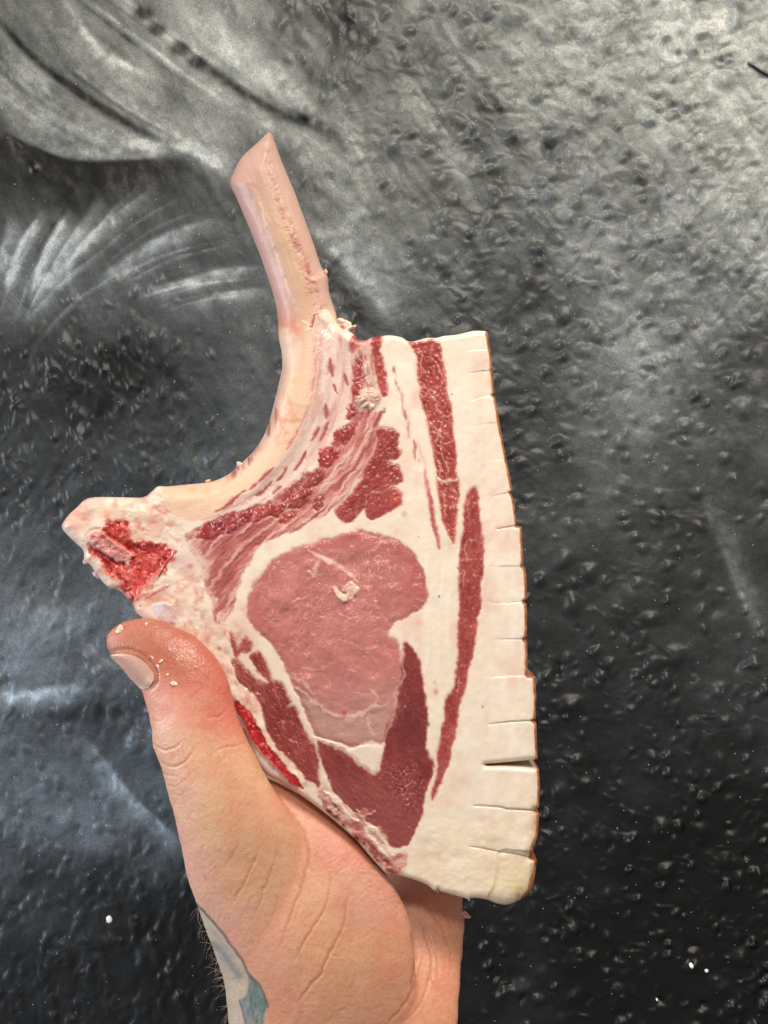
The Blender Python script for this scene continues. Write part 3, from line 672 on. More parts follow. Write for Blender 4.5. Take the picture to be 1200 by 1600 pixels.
# gristle between spine and eye
gz = reg([(290,880),(320,900),(335,935),(352,965),(358,1000),(362,1035),(400,1080),(425,1145),(470,1205),(500,1235),(480,1240),(440,1195),(400,1130),(370,1095),(320,1040),(270,990),(250,950),(270,920)])
g = soft(gz, 5); blend(g * np.clip(.1 + .9 * fbm(X / 14, Y / 20, 4, 495), 0, 1), (236, 190, 172), .7); H += g * 1.1 * fbm(X / 16, Y / 16, 3, 496); blend(g * np.clip(fbm(X / 9, Y / 13, 4, 497) - .15, 0, 1), (216, 140, 126), .7)
for px, py, rx, ry in ((372,985,8,22),(380,950,7,12),(398,912,6,9)):
    e = np.exp(-(((X - px) / rx) ** 2 + ((Y - py) / ry) ** 2)); blend(e * np.clip(.6 + n_md, 0, 1), (206, 140, 128), .75)

# ---- muscles
muscle(R_EYE, (199, 124, 118), 110, 8, .9, .9, .27, .20, 310)
H += soft(R_EYE, 4) * (1.6 * fbm(X / 34, Y / 26, 3, 315))
for ex, ey, erx, ery, ek in ((655,900,22,50,.75),(640,855,40,22,.6),(560,834,70,16,.5),(400,955,18,34,.6),(425,1010,14,40,.4)):
    blend(soft(R_EYE, 3) * np.exp(-(((X - ex) / erx) ** 2 + ((Y - ey) / ery) ** 2)), (188, 100, 100), ek)
low = soft(R_EYE, 2) * sstep(1030, 1120, Y + .15 * (X - 540)); blend(low, (198, 142, 133), .8)
edge_d = soft(R_EYE, 2) * np.exp(-(R_EYE / 16) ** 2) * sstep(960, 900, Y); blend(edge_d, (176, 92, 90), .35)
pale = soft(R_EYE, 2) * sstep(0, 10, sdist(X, Y, spline([(457,1073),(477,1086),(500,1103),(520,1117),(540,1118),(570,1118),(600,1100),(617,1098),(598,1160),(553,1164),(500,1152),(480,1120)], 4), 14)); blend(pale, (198, 152, 141), .8)
veins([[(484,859),(495,867),(508,874),(522,882),(540,894),(552,904),(560,910)]], (244, 200, 180), 3.0, .85, .4, .8, R_EYE)
veins([[(496,868),(504,873),(514,878),(522,881)]], (250, 222, 198), 2.4, .8, .4, .6, R_EYE)
veins([[(563,914),(570,917),(579,918)],[(494,884),(488,895),(481,890)],[(496,872),(495,884),(492,896)],[(584,874),(592,870),(597,872)],[(532,961),(545,966),(558,964)]], (238, 188, 172), 2.0, .7, .3, 1.2, R_EYE)
veins([[(457,1073),(477,1085),(500,1101),(520,1115),(537,1117),(553,1120),(570,1115),(587,1104),(608,1096)]], (240, 208, 192), 3.0, .85, .4, 1.5, R_EYE)
veins([[(448,1055),(465,1064),(482,1070)],[(450,1050),(472,1066),(490,1082)],[(580,1113),(577,1137),(583,1156)],[(588,1100),(590,1085),(578,1078)]], (232, 192, 178), 1.8, .75, .2, 1.5, R_EYE)
mar = []
for _ in range(62):
    x = RNG.uniform(400, 650); y = RNG.uniform(880, 1090); l = RNG.uniform(6, 20); a = RNG.normal(.35, .5)
    mar.append([(x, y), (x + l * .5 * math.cos(a), y + l * .5 * math.sin(a) + RNG.normal(0, 1.2)), (x + l * math.cos(a), y + l * math.sin(a))])
veins(mar, (228, 172, 160), 1.1, .6, .2, 1.6, R_EYE)
veins([[(470,1045),(490,1046),(508,1048)],[(565,1014),(580,1012),(597,1010)],[(525,1000),(540,1004),(552,1010)],[(480,893),(490,900),(500,897)],[(492,880),(494,890),(488,897)],[(600,835),(592,850),(582,860)]], (236, 186, 174), 1.8, .7, .25, 1.4, R_EYE)
e = np.exp(-(((X - 538) / 5) ** 2 + ((Y - 1114) / 4) ** 2)); blend(e, (170, 50, 55), .7)
# cut-marks catching the light on the eye: short ridges across it
rg = soft(R_EYE, 3) * np.exp(-(((X - 545) / 95) ** 2 + ((Y - 920) / 62) ** 2))
a = math.radians(70); u = X * math.cos(a) + Y * math.sin(a); v = -X * math.sin(a) + Y * math.cos(a)
H += rg * 1.1 * np.clip(fbm(u / 9, v / 3.2, 3, 321) - .05, 0, 1)
fl = reg([(545,910),(550,911),(556,914),(562,921),(559,924),(554,928),(549,936),(545,938),(543,930),(540,925),(534,924),(538,917)], 3, .5); m = soft(fl, 1.2)
blend(m, (238, 192, 176), .9); blend(m * sstep(543, 554, X), (246, 214, 190), .7); H += 1.6 * m + .6 * m * n_hi
fl = reg([(520,918),(523,918),(534,926),(538,929),(544,928),(545,932),(543,938),(537,940),(532,937),(526,930)], 3, .5); m = soft(fl, 1.0); blend(m, (250, 226, 196), .95); H += 2.0 * m
H -= 1.2 * np.exp(-(((X - 552) / 8) ** 2 + ((Y - 935) / 4) ** 2)); blend(np.exp(-(((X - 541) / 4) ** 2 + ((Y - 942) / 3) ** 2)), (160, 45, 48), .7)
# pale fibre ends, with wet glints put into the colour of these strokes
for (cx_, cy_, sx, sy, an, n_) in ((470,960,55,50,-.75,150),(440,910,34,34,-1.0,60),(585,890,42,36,-1.45,110),(545,960,60,22,-.85,80),(520,1010,70,30,-.5,40)):
    ls = []
    for _ in range(n_):
        x = RNG.normal(cx_, sx * .6); y = RNG.normal(cy_, sy * .6); l = RNG.uniform(3, 9) ; a = RNG.normal(an, .22); b = a + RNG.normal(0, .5)
        ls.append([(x, y), (x + l * .5 * math.cos(a), y + l * .5 * math.sin(a)), (x + l * .5 * (math.cos(a) + math.cos(b)), y + l * .5 * (math.sin(a) + math.sin(b)))])
    veins(ls, (236, 184, 170), .7, .5, .45, .3, R_EYE)
muscle(R_DARK, (142, 58, 56), 55, 13, -.3, 1.0, .21, .6, 330)
blend(soft(R_DARK, 2) * np.exp(-(((X - 640) / 30) ** 2 + ((Y - 1130) / 60) ** 2)), (110, 46, 45), .7)
blend(soft(R_DARK, 2) * sstep(1195, 1260, Y + .35 * (600 - X)), (158, 82, 79), .75)
veins([[(620,1098),(627,1112),(630,1128)],[(640,1085),(632,1100),(629,1115)],[(625,1107),(622,1120)],[(565,1270),(580,1266),(588,1262)],[(610,1195),(622,1210),(640,1206),(652,1216)],[(540,1200),(552,1210),(560,1225)]], (150, 84, 80), 1.2, .6, .2, 1.6, R_DARK)
# crosshatch ridges where the knife dragged
rg = soft(R_DARK, 3) * np.exp(-(((X - 632) / 30) ** 2 + ((Y - 1228) / 36) ** 2))
a = math.radians(118); u = X * math.cos(a) + Y * math.sin(a); v = -X * math.sin(a) + Y * math.cos(a)
H += rg * 1.6 * np.clip(fbm(u / 10, v / 2.6, 2, 331), -.2, 1); RO = RO * (1 - .4 * rg)
muscle(R_BELLY, (176, 77, 70), 75, 15, -1.0, 1.4, .25, 1.2, 340)
veins([[(655,540),(661,565),(657,590)],[(660,600),(672,612),(682,632),(688,648)],[(688,650),(698,652),(706,646)],[(688,655),(686,680),(690,705)],[(665,655),(674,668),(682,672)],[(690,700),(700,692),(712,690)],[(690,705),(694,725),(700,742)],[(683,742),(694,755),(706,752)],[(697,765),(694,785),(700,805)],[(676,700),(684,720),(684,740)],[(675,560),(682,575),(690,590)],[(662,620),(676,622)]], (230, 180, 164), 1.7, .8, .3, 1.6, R_BELLY)
def branches(sd, box, n, ang, col, w, k, L=(14, 34), spread=.35):
    ls = []
    for _ in range(n):
        x = RNG.uniform(box[0], box[2]); y = RNG.uniform(box[1], box[3]); a = RNG.normal(ang, spread); p = [(x, y)]
        for _ in range(3):
            a += RNG.normal(0, .35); l = RNG.uniform(*L) / 3; x += l * math.cos(a); y += l * math.sin(a); p.append((x, y))
        ls.append(p)
    veins(ls, col, w, k, .25, 1.5, sd)
branches(R_BELLY, (640, 535, 715, 840), 46, 1.3, (222, 158, 142), 1.1, .7)
branches(R_STREAK, (680, 770, 755, 1240), 46, 1.7, (206, 132, 120), .9, .6)
branches(R_SMALL, (525, 670, 628, 815), 26, 2.5, (196, 118, 108), .9, .6)
branches(R_DARK, (500, 1010, 675, 1320), 60, 2.2, (168, 96, 90), .7, .5)
branches(R_SIDE2, (400, 1060, 490, 1210), 26, 1.0, (214, 150, 138), 1.1, .65)
branches(R_EYE, (390, 840, 665, 1160), 46, .5, (226, 172, 160), .9, .5, (10, 26))
for sd_, b_ in zip(R_BLOB, BLOBS): branches(sd_, (b_[0] - b_[2], b_[1] - b_[3], b_[0] + b_[2], b_[1] + b_[3]), 5, math.radians(b_[4]), (214, 150, 140), .9, .7, (8, 18))
veins([[(680,742),(692,752),(708,752),(716,748)]], (240, 214, 194), 3.0, .85, .5, 1.4, R_BELLY)
muscle(R_STREAK, (168, 75, 70), 88, 13, -.8, 1.2, .25, .9, 350)
veins([[(729,842),(729,860),(734,878)],[(729,844),(742,845),(754,850)],[(726,890),(725,905),(723,922)],[(735,778),(731,795),(734,812)],[(740,895),(746,903)],[(720,1055),(716,1075),(712,1090)]], (220, 160, 146), 1.4, .75, .2, 1.4, R_STREAK)
muscle(R_SMALL, (165, 71, 68), 130, 14, .6, 1.1, .22, .9, 360)
veins([[(600,722),(612,721),(624,718)],[(598,756),(612,757),(626,760)],[(568,775),(585,768),(600,766),(616,768)],[(570,795),(572,782),(580,772)],[(555,812),(560,795)]], (206, 142, 130), 1.5, .75, .2, 1.4, R_SMALL)
blend(soft(R_SMALL, 2) * np.exp(-(((X - 620) / 9) ** 2 + ((Y - 782) / 14) ** 2)), (214, 96, 74), .6)
muscle(R_UPPER, (172, 68, 62), 80, 16, -.4, 1., .36, 1.1, 370)
muscle(R_LOWSTRIP, (186, 98, 88), 75, 12, -.5, .8, .4, .8, 375)
for ln in R_THIN:
    d, t, s = near(WX, WY, ln, 20); e = np.exp(-(d / 3.0) ** 2) * np.clip(.55 + .9 * fbm(X / 4, Y / 12, 3, 381), 0, 1); blend(e, (196, 118, 106), .9); H -= .6 * e
d, t, s = near(WX, WY, spline([(654,690),(662,730),(668,770)], 4, False), 20); e = np.exp(-(d / 2) ** 2); blend(e, (230, 180, 160), .6)
for i, sd in enumerate(R_BLOB):
    muscle(sd, (166 + 8 * math.sin(i * 2.1), 70 + 6 * math.sin(i * 1.3), 68), 60 - BLOBS[i][4], 16, .8, 1.3, .20, 1.3, 380 + i, 2.6)
    veins([[(BLOBS[i][0] - 6, BLOBS[i][1] + 4), (BLOBS[i][0], BLOBS[i][1]), (BLOBS[i][0] + 5, BLOBS[i][1] - 6)]], (214, 150, 142), 1.3, .6, .4, 2, sd)
for sd, col in ((R_SIDE1, (156, 68, 64)), (R_SIDE2, (152, 66, 62)), (R_SIDE3, (168, 86, 78)), (R_SIDE4, (176, 88, 82))):
    muscle(sd, col, 60, 15, .3, 1.1, .22, 1.0, 390)
veins([[(425,1070),(432,1085),(440,1102)],[(430,1130),(445,1126),(458,1130)],[(432,1150),(448,1156),(462,1160),(476,1175)],[(440,1128),(436,1140)],[(395,1078),(405,1085),(412,1098)]], (214, 150, 140), 1.4, .75, .3, 1.6, R_SIDE2)
rd = soft(R_RED, 1.6); sp = fbm(X / 4, Y / 4, 3, 501)
C = C * (1 - rd[:, None]) + rd[:, None] * (np.array([190, 40, 46]) + 26 * sp[:, None]); H += rd * (-1.5 + .9 * sp); RO = RO * (1 - rd) + .3 * rd
blend(rd * np.clip(sp - .4, 0, 1), (236, 140, 130), .8)
blend(soft(R_PALE, 1.5), (226, 200, 200), .9); H -= soft(R_PALE, 1.5) * 5
wd = soft(R_WEDGE, 2.5); blend(wd, (248, 228, 212), .95); H += .8 * wd
rg = soft(R_RAG, 2.0)
blend(rg, (224, 168, 154), .9)
r1 = fbm(X / 13, Y / 9, 3, 511); r2 = fbm(X / 6, Y / 5, 3, 513)
blend(rg * np.clip(.55 + r1, 0, 1) * sstep(22, 6, DO), (160, 74, 68), .9)
blend(rg * np.clip(.3 + 1.3 * r2, 0, 1) * sstep(10, 2, DO), (92, 34, 32), .9)
for px, py, rx, ry, a_, col, k in ((524,1268,13,5,.75,(214,170,154),.8),(526,1262,12,2.2,.8,(104,44,38),.9),(515,1268,4,3,.6,(84,34,30),.9),(527,1278,5,3,.7,(84,30,28),.9),(556,1290,14,7,.5,(168,70,66),.8),(560,1302,9,5,.7,(186,100,90),.7),
                                    (592,1316,16,6,.95,(176,112,100),.85),(600,1342,18,4.5,.75,(132,44,44),.85),(584,1326,18,3.2,.85,(142,56,54),.8),(625,1338,13,4,-.55,(186,92,84),.85),(605,1352,22,6,.5,(168,76,70),.7),(624,1358,10,7,0,(230,186,152),.85),(569,1268,9,5,-.3,(222,160,146),.7)):
    u_ = (X - px) * math.cos(a_) + (Y - py) * math.sin(a_); v_ = -(X - px) * math.sin(a_) + (Y - py) * math.cos(a_)
    e = np.exp(-((u_ / rx) ** 2 + (v_ / ry) ** 2) ** 1.4) * np.clip(.75 + .6 * r2, 0, 1); blend(e, col, k); H += (1.2 if col[1] > 120 else -1.2) * e
H += rg * (.8 * r1 + .6 * r2); RO = RO * (1 - rg) + .30 * rg
veins([[(505,1236),(514,1242),(530,1258),(548,1274),(560,1281)],[(572,1292),(584,1296),(594,1304),(602,1318),(608,1330),(616,1336)],[(574,1298),(582,1312),(594,1326),(604,1336)],[(509,1212),(512,1222),(518,1234)]], (250, 226, 206), 4.6, .9, 1.4, 1.0)
veins([[(556,1268),(566,1274),(578,1271),(586,1265)],[(560,1264),(564,1272),(570,1280)]], (232, 176, 160), 2.2, .8, 1.6, 1.0)
# rough fat knob
kd = np.sqrt(((X - 577) / 19) ** 2 + ((Y - 622) / 17) ** 2) + .22 * fbm(X / 7, Y / 7, 3, 521); m = sstep(1.15, .8, kd)
blend(m, (234, 186, 168), .95); blend(m * np.clip(fbm(X / 5, Y / 5, 3, 522), 0, 1), (250, 226, 208), .8); H += m * (6 + 2.2 * fbm(X / 6, Y / 6, 3, 523)) * sstep(1.15, .5, kd)
R_KNOB = (1.0 - kd) * 18
# fat band lip standing over the belly muscle
lip = near(X, Y, spline([(637,533),(648,556),(652,580),(656,605),(660,635),(668,668),(675,698),(678,720),(682,748),(686,780),(693,811),(704,842)], 4, False), 24)
H += np.where((lip[2] > 0), 2.6, 0) * np.exp(-(lip[0] / 12) ** 2) * (lip[0] < 24)
H += -1.8 * sstep(676, 700, X) * sstep(560, 535, Y) * sstep(8, 0, DO)

ls = []
for _ in range(120):
    x = RNG.normal(634, 16); y = RNG.normal(1226, 19); l = RNG.uniform(3, 7); a = math.radians(118 if RNG.random() < .7 else 205) + RNG.normal(0, .18)
    ls.append([(x, y), (x + l * math.cos(a), y + l * math.sin(a))])
veins(ls, (206, 128, 120), .65, .7, .9, .2, R_DARK)  # crosshatch glints on the dark muscle, put into the colour as pale strokes
ls = []
for _ in range(170):
    x = RNG.uniform(505, 672); y = RNG.uniform(1040, 1320); l = RNG.uniform(1.5, 4.5); a = RNG.uniform(0, 3.1)
    ls.append([(x, y), (x + l * math.cos(a), y + l * math.sin(a))])
veins(ls, (186, 108, 102), .6, .6, .5, .3, R_DARK)
for bx, sd_ in (((640,535,715,845), R_BELLY), ((690,770,755,1240), R_STREAK), ((525,670,628,815), R_SMALL)):
    ls = []
    for _ in range(90):
        x = RNG.uniform(bx[0], bx[2]); y = RNG.uniform(bx[1], bx[3]); l = RNG.uniform(1.5, 5); a = RNG.normal(1.4, .5)
        ls.append([(x, y), (x + l * math.cos(a), y + l * math.sin(a))])
    veins(ls, (218, 146, 134), .6, .6, .5, .3, sd_)
veins([[(629,1004),(630,1040),(625,1070),(619,1100),(607,1135),(599,1162)]], (216, 166, 154), 2.8, .7, .3, 1.6)
veins([[(500,1154),(520,1166),(545,1176),(560,1192),(575,1204),(586,1206),(596,1192)]], (214, 184, 168), 2.2, .6, .2, 2.0)

# ---- scored edge: blocks, cuts, rind
H_blk = np.zeros(NV)
for i, (pts, w, dp) in enumerate(CUTS):
    ln = np.array(pts, float); d, t, s = near(X, Y, ln, 40)
    T = np.clip(t / max(t[d < 1].max() if (d < 1).any() else 1, 1e-6), 0, 1)
    H -= dp * (0.4 + .6 * T) * np.exp(-(d / (w * 1.0)) ** 2) * (d < 30) * 1.9
    H -= .22 * min(dp, 2) * np.exp(-(d / 5) ** 2) * (d < 30)
# blocks sit at slightly different levels
cut_y = [float(np.mean([p[1] for p in c[0]])) for c in CUTS]
def block_of(x, y):
    b = np.zeros(x.shape, int)
    for c in CUTS:
        ln = np.array(c[0], float); yy = np.interp(x, ln[:, 0], ln[:, 1]); b += (y > yy)
    return b
BK = block_of(X, Y)
inner_x = np.interp(Y, [520, 549, 583, 626, 665, 722, 776, 827, 885, 940, 999, 1058, 1132, 1195, 1259, 1323, 1410], [716, 718, 730, 733, 736, 750, 767, 775, 765, 762, 768, 765, 762, 757, 741, 735, 760])
ble = sstep(-4, 30, X - inner_x)
off = np.array([0, .5, -.3, .5, 0, .4, -.4, 1.6, .4, .9, .3, 3.0, 1.8, 3.4, 2.2, .6])
H += ble * off[BK]
# last block has turned over: its rind end leans back behind a curved cut
lb = reg([(779,1331),(776,1354),(771,1384),(761,1405),(778,1416),(800,1418),(830,1400),(845,1340),(800,1328)], 4, .3)
m = soft(lb, 1.2); H -= m * (1.5 + .0015 * np.clip(X - 770, 0, 80) ** 2); blend(m, (240, 222, 186), .5)
blend(m * np.exp(-(((X - 812) / 16) ** 2 + ((Y - 1385) / 14) ** 2)), (228, 200, 136), .4)
blend(m * np.exp(-((lb - 0) / 2.5) ** 2) * sstep(1350, 1400, Y), (190, 145, 85), .5)
# rind strip
rim_line = np.array([p for p in RIGHT_UP if not (740 < p[0] < 822 and 1180 < p[1] < 1202)] , float)
rim_line = rim_line[[i for i, p in enumerate(rim_line) if not (1262 < p[1] < 1270 and p[0] < 838)]]
rim_line = np.concatenate([[(795,1413),(817,1403),(829,1393),(835,1374),(839,1343)], rim_line])[1:]
dR, _, _ = near(X, Y, rim_line, 40)
rw = 3.7 + .8 * fbm(X / 30, Y / 14, 3, 531) + 2.0 * sstep(1290, 1330, Y) * sstep(20, 0, np.abs(Y - 1318)) + 4.5 * np.exp(-(((X - 832) / 12) ** 2 + ((Y - 1378) / 16) ** 2))
rind = sstep(rw + .8, rw - .8, dR)
under = np.exp(-((dR - rw) / 7) ** 2) * (dR < 40) * sstep(1195, 1240, Y) * np.clip(.25 + .8 * fbm(X / 8, Y / 16, 3, 533), 0, 1)
blend(under, (176, 112, 58), .7)
rc = np.array([172, 108, 68]) + 26 * fbm(X / 6, Y / 9, 3, 532)[:, None]
C = C * (1 - rind[:, None]) + rind[:, None] * rc; RO = RO * (1 - rind) + .42 * rind
H -= 0.9 * np.exp(-((dR - rw) / 1.2) ** 2) * (dR < 40)

# slight general bow of the slab so it does not sit like a board
H += 5 * np.exp(-(((X - 560) / 170) ** 2 + ((Y - 1000) / 260) ** 2)) - .00006 * np.clip(X - 640, 0, 300) ** 2
yv = -H * S
P = world_xyz(X, Y, yv)
ALB = lin(np.clip(C, 5, 254)) * 0.80

# normals of the relief
Yg = np.full(GX.shape, np.nan); 
q = np.stack([vid[:-1, :-1], vid[1:, :-1], vid[1:, 1:], vid[:-1, 1:]], -1)[CELL]        # quads, facing the camera
nrm = np.zeros((NV, 3)); fn = np.cross(P[q[:, 2]] - P[q[:, 0]], P[q[:, 3]] - P[q[:, 1]])
for k in range(4): np.add.at(nrm, q[:, k], fn)
nrm /= np.linalg.norm(nrm, axis=1, keepdims=True) + 1e-20
if nrm[:, 1].mean() > 0: q = q[:, ::-1]; nrm = -nrm

# --- which part each little face belongs to
qm = lambda a: a[q].mean(1)
qx = qm(X); qy = qm(Y)
LAB = np.zeros(len(q), int)      # 0 = fat
PARTS = ['fat']
PINFO = [(M_FAT, None)]
def part(sd, name, mat, label=None, thr=0.0):
    PARTS.append(name); PINFO.append((mat, label)); LAB[qm(sd) > thr] = len(PARTS) - 1
part(R_FIB, 'connective_tissue', M_MEAT, 'streaky pink fibrous band')
part(up - .5, 'meat_strip', M_MEAT)
part(R_MEMB, 'membrane', M_MEAT, 'pale shiny skin lining the rib')
part(R_RIB, 'rib_bone', M_BONE, 'long scraped rib bone curving up to a sawn tip'); I_RIB = len(PARTS) - 1
part(R_EYE, 'eye_muscle', M_MEAT, 'large round pale pink loin muscle')
part(R_DARK, 'dark_muscle', M_MEAT, 'dark red wedge of muscle under the pale eye')
part(R_BELLY, 'belly_muscle', M_MEAT, 'marbled red strip at the top edge')
part(R_STREAK, 'muscle_streak', M_MEAT, 'long thin red streak in the fat')
part(R_SMALL, 'side_muscle', M_MEAT, 'small scalloped red muscle above the eye')
part(R_UPPER, 'muscle', M_MEAT); part(R_LOWSTRIP, 'muscle', M_MEAT)
for sd in R_BLOB: part(sd, 'muscle', M_MEAT)
for sd in (R_SIDE1, R_SIDE2, R_SIDE3, R_SIDE4): part(sd, 'muscle', M_MEAT)
part(R_RAG, 'meat_strip', M_MEAT, 'ragged meat edge against the palm')
part(R_WEDGE, 'fat_seam', M_FAT)
part(R_KNOB, 'fat_knob', M_FAT, 'rough pink lump of fat')
part(vt - .5, 'vertebra', M_BONE, 'knobbly chine bone with raw red marrow'); I_VERT = len(PARTS) - 1
part(R_MARROW, 'marrow', M_MEAT); I_MAR = len(PARTS) - 1
part(R_CHIP, 'bone_chip', M_BONE); I_CHIP = len(PARTS) - 1
part(R_RED, 'red_bone', M_MEAT, 'strip of raw red marrow beside the thumb')
part(R_PALE, 'bone_edge', M_BONE)
qb = block_of(qx, qy); inx = np.interp(qy, [520, 549, 583, 626, 665, 722, 776, 827, 885, 940, 999, 1058, 1132, 1195, 1259, 1323, 1410], [716, 718, 730, 733, 736, 750, 767, 775, 765, 762, 768, 765, 762, 757, 741, 735, 760])
isb = (qx > inx) & (LAB == 0)
qr = qm(rind) > .5
BLK0 = len(PARTS)
for b in range(16):
    PARTS.append('fat_block'); PINFO.append((M_FAT, 'bottom block turned over with browned end' if b == 15 else None)); LAB[isb & (qb == b) & ~qr] = BLK0 + b
RND0 = len(PARTS)
for b in range(16):
    PARTS.append('rind'); PINFO.append((M_RIND, None)); LAB[(qx > 700) & (qb == b) & qr] = RND0 + b

BACK = 0.030
chop = link('pork_chop', None, None, None, 'raw bone-in pork chop with long scraped rib and scored fat edge, held in the hand', 'pork chop')
chop.location = (0, 0, 0)
ecount = {}
def edges_of(f): return np.concatenate([f[:, [0, 1]], f[:, [1, 2]], f[:, [2, 3]], f[:, [3, 0]]])
allE = edges_of(q); key_all = np.sort(allE, 1); ka = key_all[:, 0].astype(np.int64) * NV + key_all[:, 1]
uk, uc = np.unique(ka, return_counts=True)
outer_keys = set(uk[uc == 1].tolist())
objs = {}
for li, name in enumerate(PARTS):
    f = q[LAB == li]
    if not len(f): continue
    used, inv = np.unique(f, return_inverse=True); f2 = inv.reshape(-1, 4)
    co = P[used]; n = len(used)
    E = edges_of(f2); k = np.sort(E, 1); kk = k[:, 0].astype(np.int64) * n + k[:, 1]
    u, ix, ct = np.unique(kk, return_index=True, return_counts=True)
    be = E[ix[ct == 1]]
    gk = np.sort(used[be], 1); gk = gk[:, 0].astype(np.int64) * NV + gk[:, 1]
    outer = np.array([g in outer_keys for g in gk.tolist()], bool)
    bv = np.unique(be); isout = np.zeros(n, bool); isout[be[outer].ravel()] = True
    mp = -np.ones(n, int); mp[bv] = np.arange(len(bv))
    top = co[bv].copy(); bot = top.copy()
    bx_v = X[used[bv]]; by_v = Y[used[bv]]; free = np.where(bx_v < 536, sstep(640, 505, by_v + 60 * (bx_v > 480) * (by_v < 530) * 0), 0.0); free = np.where((bx_v > 480) & (bx_v < 530) & (by_v < 506), 1.0, free)
    bot[:, 1] = np.where(isout[bv], free * (top[:, 1] + .0004) + (1 - free) * BACK, np.maximum(top[:, 1], 0) + 0.007)
    sq = np.stack([n + mp[be[:, 1]], n + mp[be[:, 0]], n + len(bv) + mp[be[:, 0]], n + len(bv) + mp[be[:, 1]]], 1)
    CO = np.concatenate([co, top, bot])
    nb = nrm[used][bv].copy(); nb[:, 1] = 0.05; nb /= np.linalg.norm(nb, axis=1, keepdims=True) + 1e-9
    cidx = np.concatenate([used, used[bv], used[bv]])
    NN = np.concatenate([nrm[used], nb, nb])
    faces = [f2, sq]
    colr = ALB[cidx]; rgh = RO[cidx]
    if li == I_RIB:          # the free bone is round at the back too
        fm = (Y[f].mean(1) < 530); fb_ = f[fm]; u2, i2 = np.unique(fb_, return_inverse=True); base = len(CO)
        cb = P[u2].copy(); yc = 42 * S; cb[:, 1] = 2 * yc * .95 - cb[:, 1]; cb[:, 1] = np.maximum(cb[:, 1], P[u2][:, 1] + .0003)
        nb2 = nrm[u2].copy(); nb2[:, 1] *= -1
        CO = np.concatenate([CO, cb]); NN = np.concatenate([NN, nb2]); colr = np.concatenate([colr, ALB[u2]]); rgh = np.concatenate([rgh, RO[u2]])
        faces.append(base + i2.reshape(-1, 4)[:, ::-1])
    if li == 0:              # the back of the slab
        pl = OUT[(OUT[:, 1] > 645) | ((OUT[:, 0] > 545) & (OUT[:, 1] > 505))][::2]
        tri = tessellate_polygon([[Vector((p[0], p[1], 0)) for p in pl]])
        base = len(CO); bp_ = world_xyz(pl[:, 0], pl[:, 1], np.zeros(len(pl))); bp_[:, 1] = BACK
        CO = np.concatenate([CO, bp_]); NN = np.concatenate([NN, np.tile([[0, 1., 0]], (len(pl), 1))])
        colr = np.concatenate([colr, np.tile(lin([[236, 205, 185]]) * .8, (len(pl), 1))]); rgh = np.concatenate([rgh, np.full(len(pl), .45)])
        faces.append(np.array([(base + t[0], base + t[1], base + t[2]) for t in tri]))
    me = make_mesh(name, CO, faces, colr, rgh, NN)
    par = chop
    if li in (I_MAR, I_CHIP): par = objs[I_VERT]
    if li >= RND0: par = objs[BLK0 + li - RND0]
    objs[li] = link(name, me, PINFO[li][0], par, PINFO[li][1])

def chop_y(px, py):
    i = np.argmin((X - px) ** 2 + (Y - py) ** 2); return float(yv[i])

# loose shreds and flakes at the edges of the chop
def scrap_mesh(name, px, py, y, r, col, seed, elong=1.0, ang=0.0, rough=.35):
    rs = np.random.default_rng(seed); nu, nv_ = 22, 14; v = []
    cth, sth = math.cos(ang), math.sin(ang); ph = rs.uniform(0, 6.28, 12)
    for j in range(nv_ + 1):
        b = math.pi * j / nv_
        for i in range(nu):
            a = 2 * math.pi * i / nu
            k = 1 + .24 * math.sin(2 * a + ph[0] + 2 * b) + .18 * math.sin(3 * a + ph[1] - 2 * b) + .09 * math.sin(5 * a + ph[2] + 3 * b)
            x = r * k * elong * math.sin(b) * math.cos(a); z = r * k * math.sin(b) * math.sin(a); yy = r * .5 * k * math.cos(b)
            v.append((x * cth - z * sth, yy, x * sth + z * cth))
    v = np.array(v) * S + world_xyz(np.array(px), np.array(py), y)
    qd = [(j * nu + i, j * nu + (i + 1) % nu, (j + 1) * nu + (i + 1) % nu, (j + 1) * nu + i) for j in range(nv_) for i in range(nu)]
    c = np.tile(lin([col]) * .8, (len(v), 1))
    return make_mesh(name, v, np.array(qd), c, np.full(len(v), rough))
for i, (px, py, dy, r, col, el, an) in enumerate(((537,505,.004,7.5,(248,222,200),1.3,-.3),(546,514,.005,4.0,(224,130,110),2.0,.5),(552,510,.005,2.2,(240,176,150),2.0,.3),(532,518,.003,6.5,(206,104,94),1.3,.8),(518,532,.002,5,(160,52,52),1.3,.9),
        (543,526,.003,7,(196,88,82),1.6,-.5),(509,424,.007,3.5,(244,212,186),.7,0),
        (374,725,.006,4,(248,216,204),1.0,0),(325,752,.006,2.5,(240,190,160),1.8,.2),(136,877,.003,5,(222,186,190),1.2,-.8),(150,898,.003,4,(226,190,194),1.4,-.8),
        (219,955,.003,6,(216,120,104),1.6,-.6),(232,944,.001,6,(222,140,120),2.2,.2),
        (684,1392,.004,2.2,(248,226,200),.7,0),(733,1405,.004,2.2,(246,224,196),.8,0),(707,1397,.004,1.6,(246,224,196),1.2,.3),
        )):
    link('meat_shred' if col[1] < 200 else 'fat_flake', scrap_mesh('shred', px, py, dy, r, col, 40 + i, el, an), M_MEAT if col[1] < 200 else M_FAT, chop)
# dark bristle lying on the chine bone
ln = spline([(248,901),(258,884),(270,868),(277,860)], 5, False)
hair_m = plain_mat('dark_hair', (40, 30, 28), .4)
link('bristle', tube_mesh('bristle', [world_xyz(np.array(p[0]), np.array(p[1]), chop_y(p[0], p[1]) - .0008) for p in ln], np.linspace(.9, .35, len(ln)) * S, 5), hair_m, chop)

